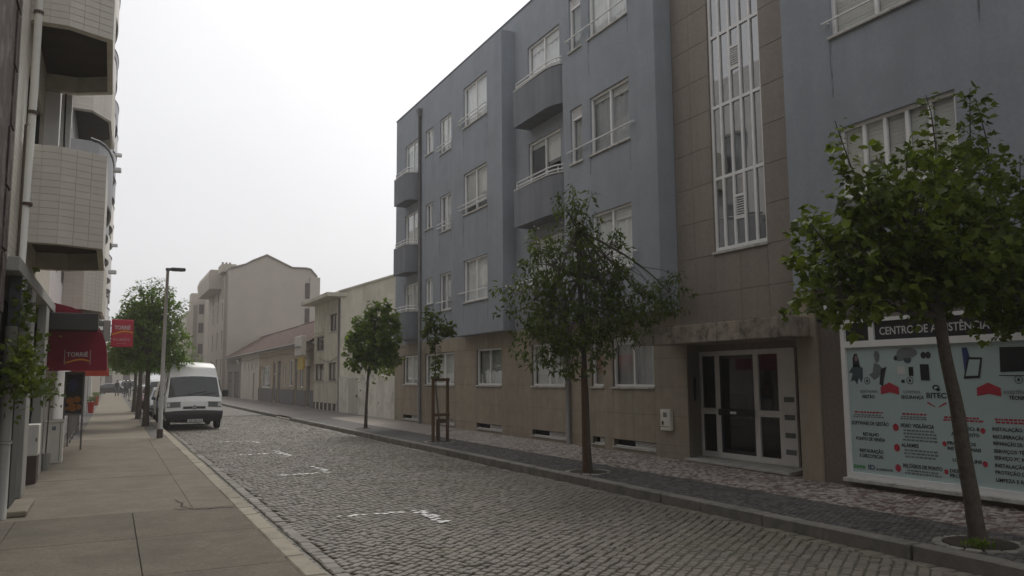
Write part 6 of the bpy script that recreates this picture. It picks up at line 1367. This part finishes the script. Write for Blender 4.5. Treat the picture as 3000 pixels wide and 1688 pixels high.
def car(label, cx, y0, paint, rz=0, kind='hatch', group='cars parked along the left kerb', name='parked_car'):
    c = thing(name, label, 'car', (cx, y0 + 2, 0), group)
    H = 1.45 if kind == 'hatch' else 1.85
    prof = [(.12, .22, .74, .1), (.02, .32, .80, .16), (.0, .52, .81, .16), (.08, .66, .80, .15), (.55, .82, .78, .08), (1.0, .93, .76, .06), (1.55, H - .12, .62, .06), (1.85, H, .58, .05), (2.9, H, .57, .05), (3.55, H - .2, .60, .05), (3.95, .98, .70, .05), (4.05, .6, .76, .06), (4.0, .3, .74, .05)]
    st = Strip(prof, cx, y0); B = MB(); st.patch(B, 0, 12, -1, 1, 0, 48, 8); side_skin(B, st, .27, .92, .82, 48); B.build('body', paint, c, smooth=True)
    def part(nm, m, *a):
        P = MB()
        for q in a: st.patch(P, *q)
        return P.build(nm, m, c, smooth=True)
    part('windscreen', M_CARGL, (5.08, 5.97, -.92, .92, .008)); part('rear_window', M_CARGL, (9.1, 9.8, -.9, .9, .008)); part('bumper', M_BUMP, (.4, 1.5, -1.0, 1.0, .012)); part('number_plate', M_PLATE, (1.55, 1.95, -.28, .28, .012)); part('grille', M_BUMP, (2.3, 2.75, -.45, .45, .008))
    for s_ in (-1, 1):
        a, b = sorted((s_ * .58, s_ * .97)); part('headlight', M_HEAD, (2.2, 3.1, a, b, .01))
        W = MB(); W.add([(cx + s_ * .815, y0 + 1.15, .96), (cx + s_ * .815, y0 + 3.5, .96), (cx + s_ * .66, y0 + 3.2, H - .13), (cx + s_ * .66, y0 + 1.65, H - .13)], [(0, 1, 2, 3)]); W.build('side_window', M_CARGL, c)
        T = MB(); T.cbox(cx + s_ * .93 - .08, cx + s_ * .93 + .08, y0 + 1.2, y0 + 1.3, .93, 1.06, .02); T.build('wing_mirror', paint, c)
        for yy in (.78, 3.25): wheel(c, cx + s_ * .73, y0 + yy, .30, .17, s_)
    if rz:
        c.rotation_euler.z = rz
    return c
P_DBL = mat('dark_blue_paint', (0.02, 0.025, 0.04), .25, .05, 2.0); P_SIL = mat('silver_paint', (0.50, 0.52, 0.54), .3, .04, 2.0); P_WHT = mat('white_paint', (0.68, 0.68, 0.67), .3, .04, 2.0); P_RED = mat('dull_red_paint', (0.13, 0.03, 0.035), .3, .05, 2.0); P_GRY = mat('grey_paint', (0.13, 0.13, 0.14), .3, .05, 2.0); P_BLK = mat('black_paint', (0.016, 0.017, 0.02), .25, .05, 2.0)
car('dark blue car parked directly behind the white van', 2.62, 37.3, P_DBL, kind='tall'); car('silver hatchback parked behind the dark blue car', 2.55, 43.0, P_SIL); car('white tall car parked behind the silver hatchback', 2.6, 48.2, P_WHT, kind='tall')
car('dull red car parked in the line beyond the white tall car', 2.55, 54.0, P_RED); car('grey car parked behind the dull red car', 2.6, 59.5, P_GRY); car('white hatchback parked near the misty end of the line', 2.6, 65.5, P_WHT); car('black car last in the parked line', 2.6, 72.0, P_BLK)
car('black car standing across the far end of the street', 0.4, 112.0, P_BLK, R(90), group=None); car('pale car crossing at the misty far end of the street', 2.6, 122, P_WHT, R(90), kind='tall', group=None)

# ================================================================== PEOPLE (far, small)
def person(label, x, y, face, stride, topm, botm, arm=0.1, h=1.72):
    """one continuous skinned body, root at the pelvis"""
    k = h / 1.72; c, s_ = math.cos(face), math.sin(face)
    J = {'pelvis': (0, 0, .95), 'waist': (0, 0, 1.08), 'chest': (0, .01, 1.32), 'neck': (0, 0, 1.47), 'head0': (0, .01, 1.55), 'head1': (0, .02, 1.66)}
    E = [('pelvis', 'waist'), ('waist', 'chest'), ('chest', 'neck'), ('neck', 'head0'), ('head0', 'head1')]
    rad = {'pelvis': .145, 'waist': .135, 'chest': .16, 'neck': .06, 'head0': .085, 'head1': .09}
    for sd, q in (('l', 1), ('r', -1)):
        f = stride * q
        J.update({sd + 'hip': (.09 * q, 0, .9), sd + 'knee': (.1 * q, f * .5 + .03, .50), sd + 'ank': (.1 * q, f * .9 - .03, .09), sd + 'toe': (.11 * q, f * .9 + .13, .045),
                  sd + 'sho': (.18 * q, 0, 1.40), sd + 'elb': (.23 * q, -f * .4 - .04, 1.13), sd + 'wri': (.22 * q, -f * .6 + arm, .90), sd + 'han': (.22 * q, -f * .6 + arm + .05, .80)})
        E += [('pelvis', sd + 'hip'), (sd + 'hip', sd + 'knee'), (sd + 'knee', sd + 'ank'), (sd + 'ank', sd + 'toe'), ('chest', sd + 'sho'), (sd + 'sho', sd + 'elb'), (sd + 'elb', sd + 'wri'), (sd + 'wri', sd + 'han')]
        rad.update({sd + 'hip': .10, sd + 'knee': .068, sd + 'ank': .048, sd + 'toe': .042, sd + 'sho': .068, sd + 'elb': .048, sd + 'wri': .034, sd + 'han': .036})
    names = list(J); me = bpy.data.meshes.new('person_body'); me.from_pydata([J[n] for n in names], [(names.index(a), names.index(b)) for a, b in E], [])
    tmp = bpy.data.objects.new('tmp_person', me); COL.objects.link(tmp); tmp.modifiers.new('skin', 'SKIN'); tmp.modifiers.new('sub', 'SUBSURF').levels = 1
    sv = me.skin_vertices[0].data
    for n_, d in zip(names, sv): d.radius = (rad[n_], rad[n_]); d.use_root = (n_ == 'pelvis')
    bpy.context.view_layer.update(); bm_ = bpy.data.meshes.new_from_object(tmp.evaluated_get(bpy.context.evaluated_depsgraph_get())); bpy.data.objects.remove(tmp)
    bm_.materials.clear()
    for m in (botm, topm, M_SKIN, M_BLACK): bm_.materials.append(m)
    zmin = min(v.co.z for v in bm_.vertices)
    for p in bm_.polygons:
        z = p.center.z; p.material_index = 3 if z < .1 else (2 if (z > 1.47 or (abs(p.center.x) > .17 and z < .92)) else (0 if z < .98 else 1)); p.use_smooth = True
    o = link('person', bm_); o.location = (x, y, .12 - zmin * k); o.rotation_euler.z = face; o.scale = (k, k, k); tag(o, label, 'person')
    Hh = MB(); Hh.add(*(lambda n, m_: ([(.098 * math.sin(t) * math.cos(p_), .01 + .105 * math.sin(t) * math.sin(p_) - .015, 1.65 + .12 * math.cos(t)) for t in np.linspace(.05, 1.75, n) for p_ in np.linspace(0, 6.283, m_, endpoint=False)], [(i * m_ + j, i * m_ + (j + 1) % m_, (i + 1) * m_ + (j + 1) % m_, (i + 1) * m_ + j) for i in range(n - 1) for j in range(m_)]))(6, 10))
    hm = Hh.mesh('hair', M_HAIR, True); ho = bpy.data.objects.new('hair', hm); COL.objects.link(ho); ho.parent = o
    return o
person('person in dark jacket walking on the far pavement past the black car', .62, 96.0, R(170), .22, M_DCLOTH, M_GCLOTH)
person('person in grey coat standing by the kerb in the misty distance', 1.35, 90.0, R(20), .05, M_GCLOTH, M_DCLOTH)
person('person in black walking beside another at the misty kerb', 1.75, 92.5, R(185), .18, M_DCLOTH, M_DCLOTH)
bl = thing('bollard', 'pale slim bollard at the kerb near the distant walkers', 'bollard', (1.40, 74.0, .12))
MB().lathe([(.05, 0), (.05, .85), (.065, .86), (.065, .95), (.03, 1.0)], 12, (1.40, 74, .12)).build('post', M_PLATE, bl); MB().lathe([(.09, 0), (.09, .05)], 12, (1.40, 74, .12)).build('base', M_PIPE, bl)

# ================================================================== FAR END OF THE STREET
fe = thing('far_building', 'faint hazy row of buildings closing the end of the street', 'building', (0, 175, 0))
B = MB(); B.box(-30, 6, 170, 185, 0, 8.5); B.build('wall', M_FARB, fe)
for x in range(-28, 6, 3):
    for z in (1.2, 4.4): MB().box(x, x + 1.2, 169.93, 169.99, z, z + 1.7).build('window', M_WIND, fe)
MB().box(-30.5, 6.5, 169.5, 185.5, 8.5, 8.9).build('roof', M_FARD, fe)
for i, (x, y, lab) in enumerate(((-1.5, 140, 'misty round tree at the street end, behind the black car'), (4.6, 148, 'misty tree at the street end, right of the crossing pale car'), (7.8, 104, 'misty tree beside the gabled apartment building'))):
    tree('far_tree', lab, (x, y, 0), [(x, y, -.1), (x, y, 1.5), (x, y, 3.2)], .15, [((x, y, 4.2), (1.9, 1.9, 1.5), 2), ((x + 1, y, 3.4), (1.2, 1.2, .9), 1), ((x - 1, y, 3.5), (1.2, 1.2, .9), 1)], 1300, .34, 'ash', M_LEAFL, .4, pit=False)

wr = thing('overhead_cable', 'thin dark cable sagging along the terrace house fronts', 'cable', (9.9, 60, 3.4))
T = MB(); T.tube([(9.85, 44.5 + k * 1.55, 3.42 - .12 * abs(math.sin(k * .52))) for k in range(25)], .014, 4); T.build('cable', M_BLACK, wr)

# ================================================================== MIST
HZ = MB(); HZ.box(-60, 60, -20, 215, -1.2, 19.6)
hz = stuff(HZ.build('haze', []))
hm = bpy.data.materials.new('mist'); hm.use_nodes = True; n_ = hm.node_tree; n_.nodes.clear()
o_ = n_.nodes.new('ShaderNodeOutputMaterial'); pv = n_.nodes.new('ShaderNodeVolumePrincipled')
pv.inputs['Color'].default_value = (0.93, 0.92, 0.92, 1); pv.inputs['Density'].default_value = 0.0014; pv.inputs['Anisotropy'].default_value = 0.2
n_.links.new(pv.outputs[0], o_.inputs['Volume']); hz.data.materials.clear(); hz.data.materials.append(hm)
hz['label'] = 'thin pale morning mist filling the street'
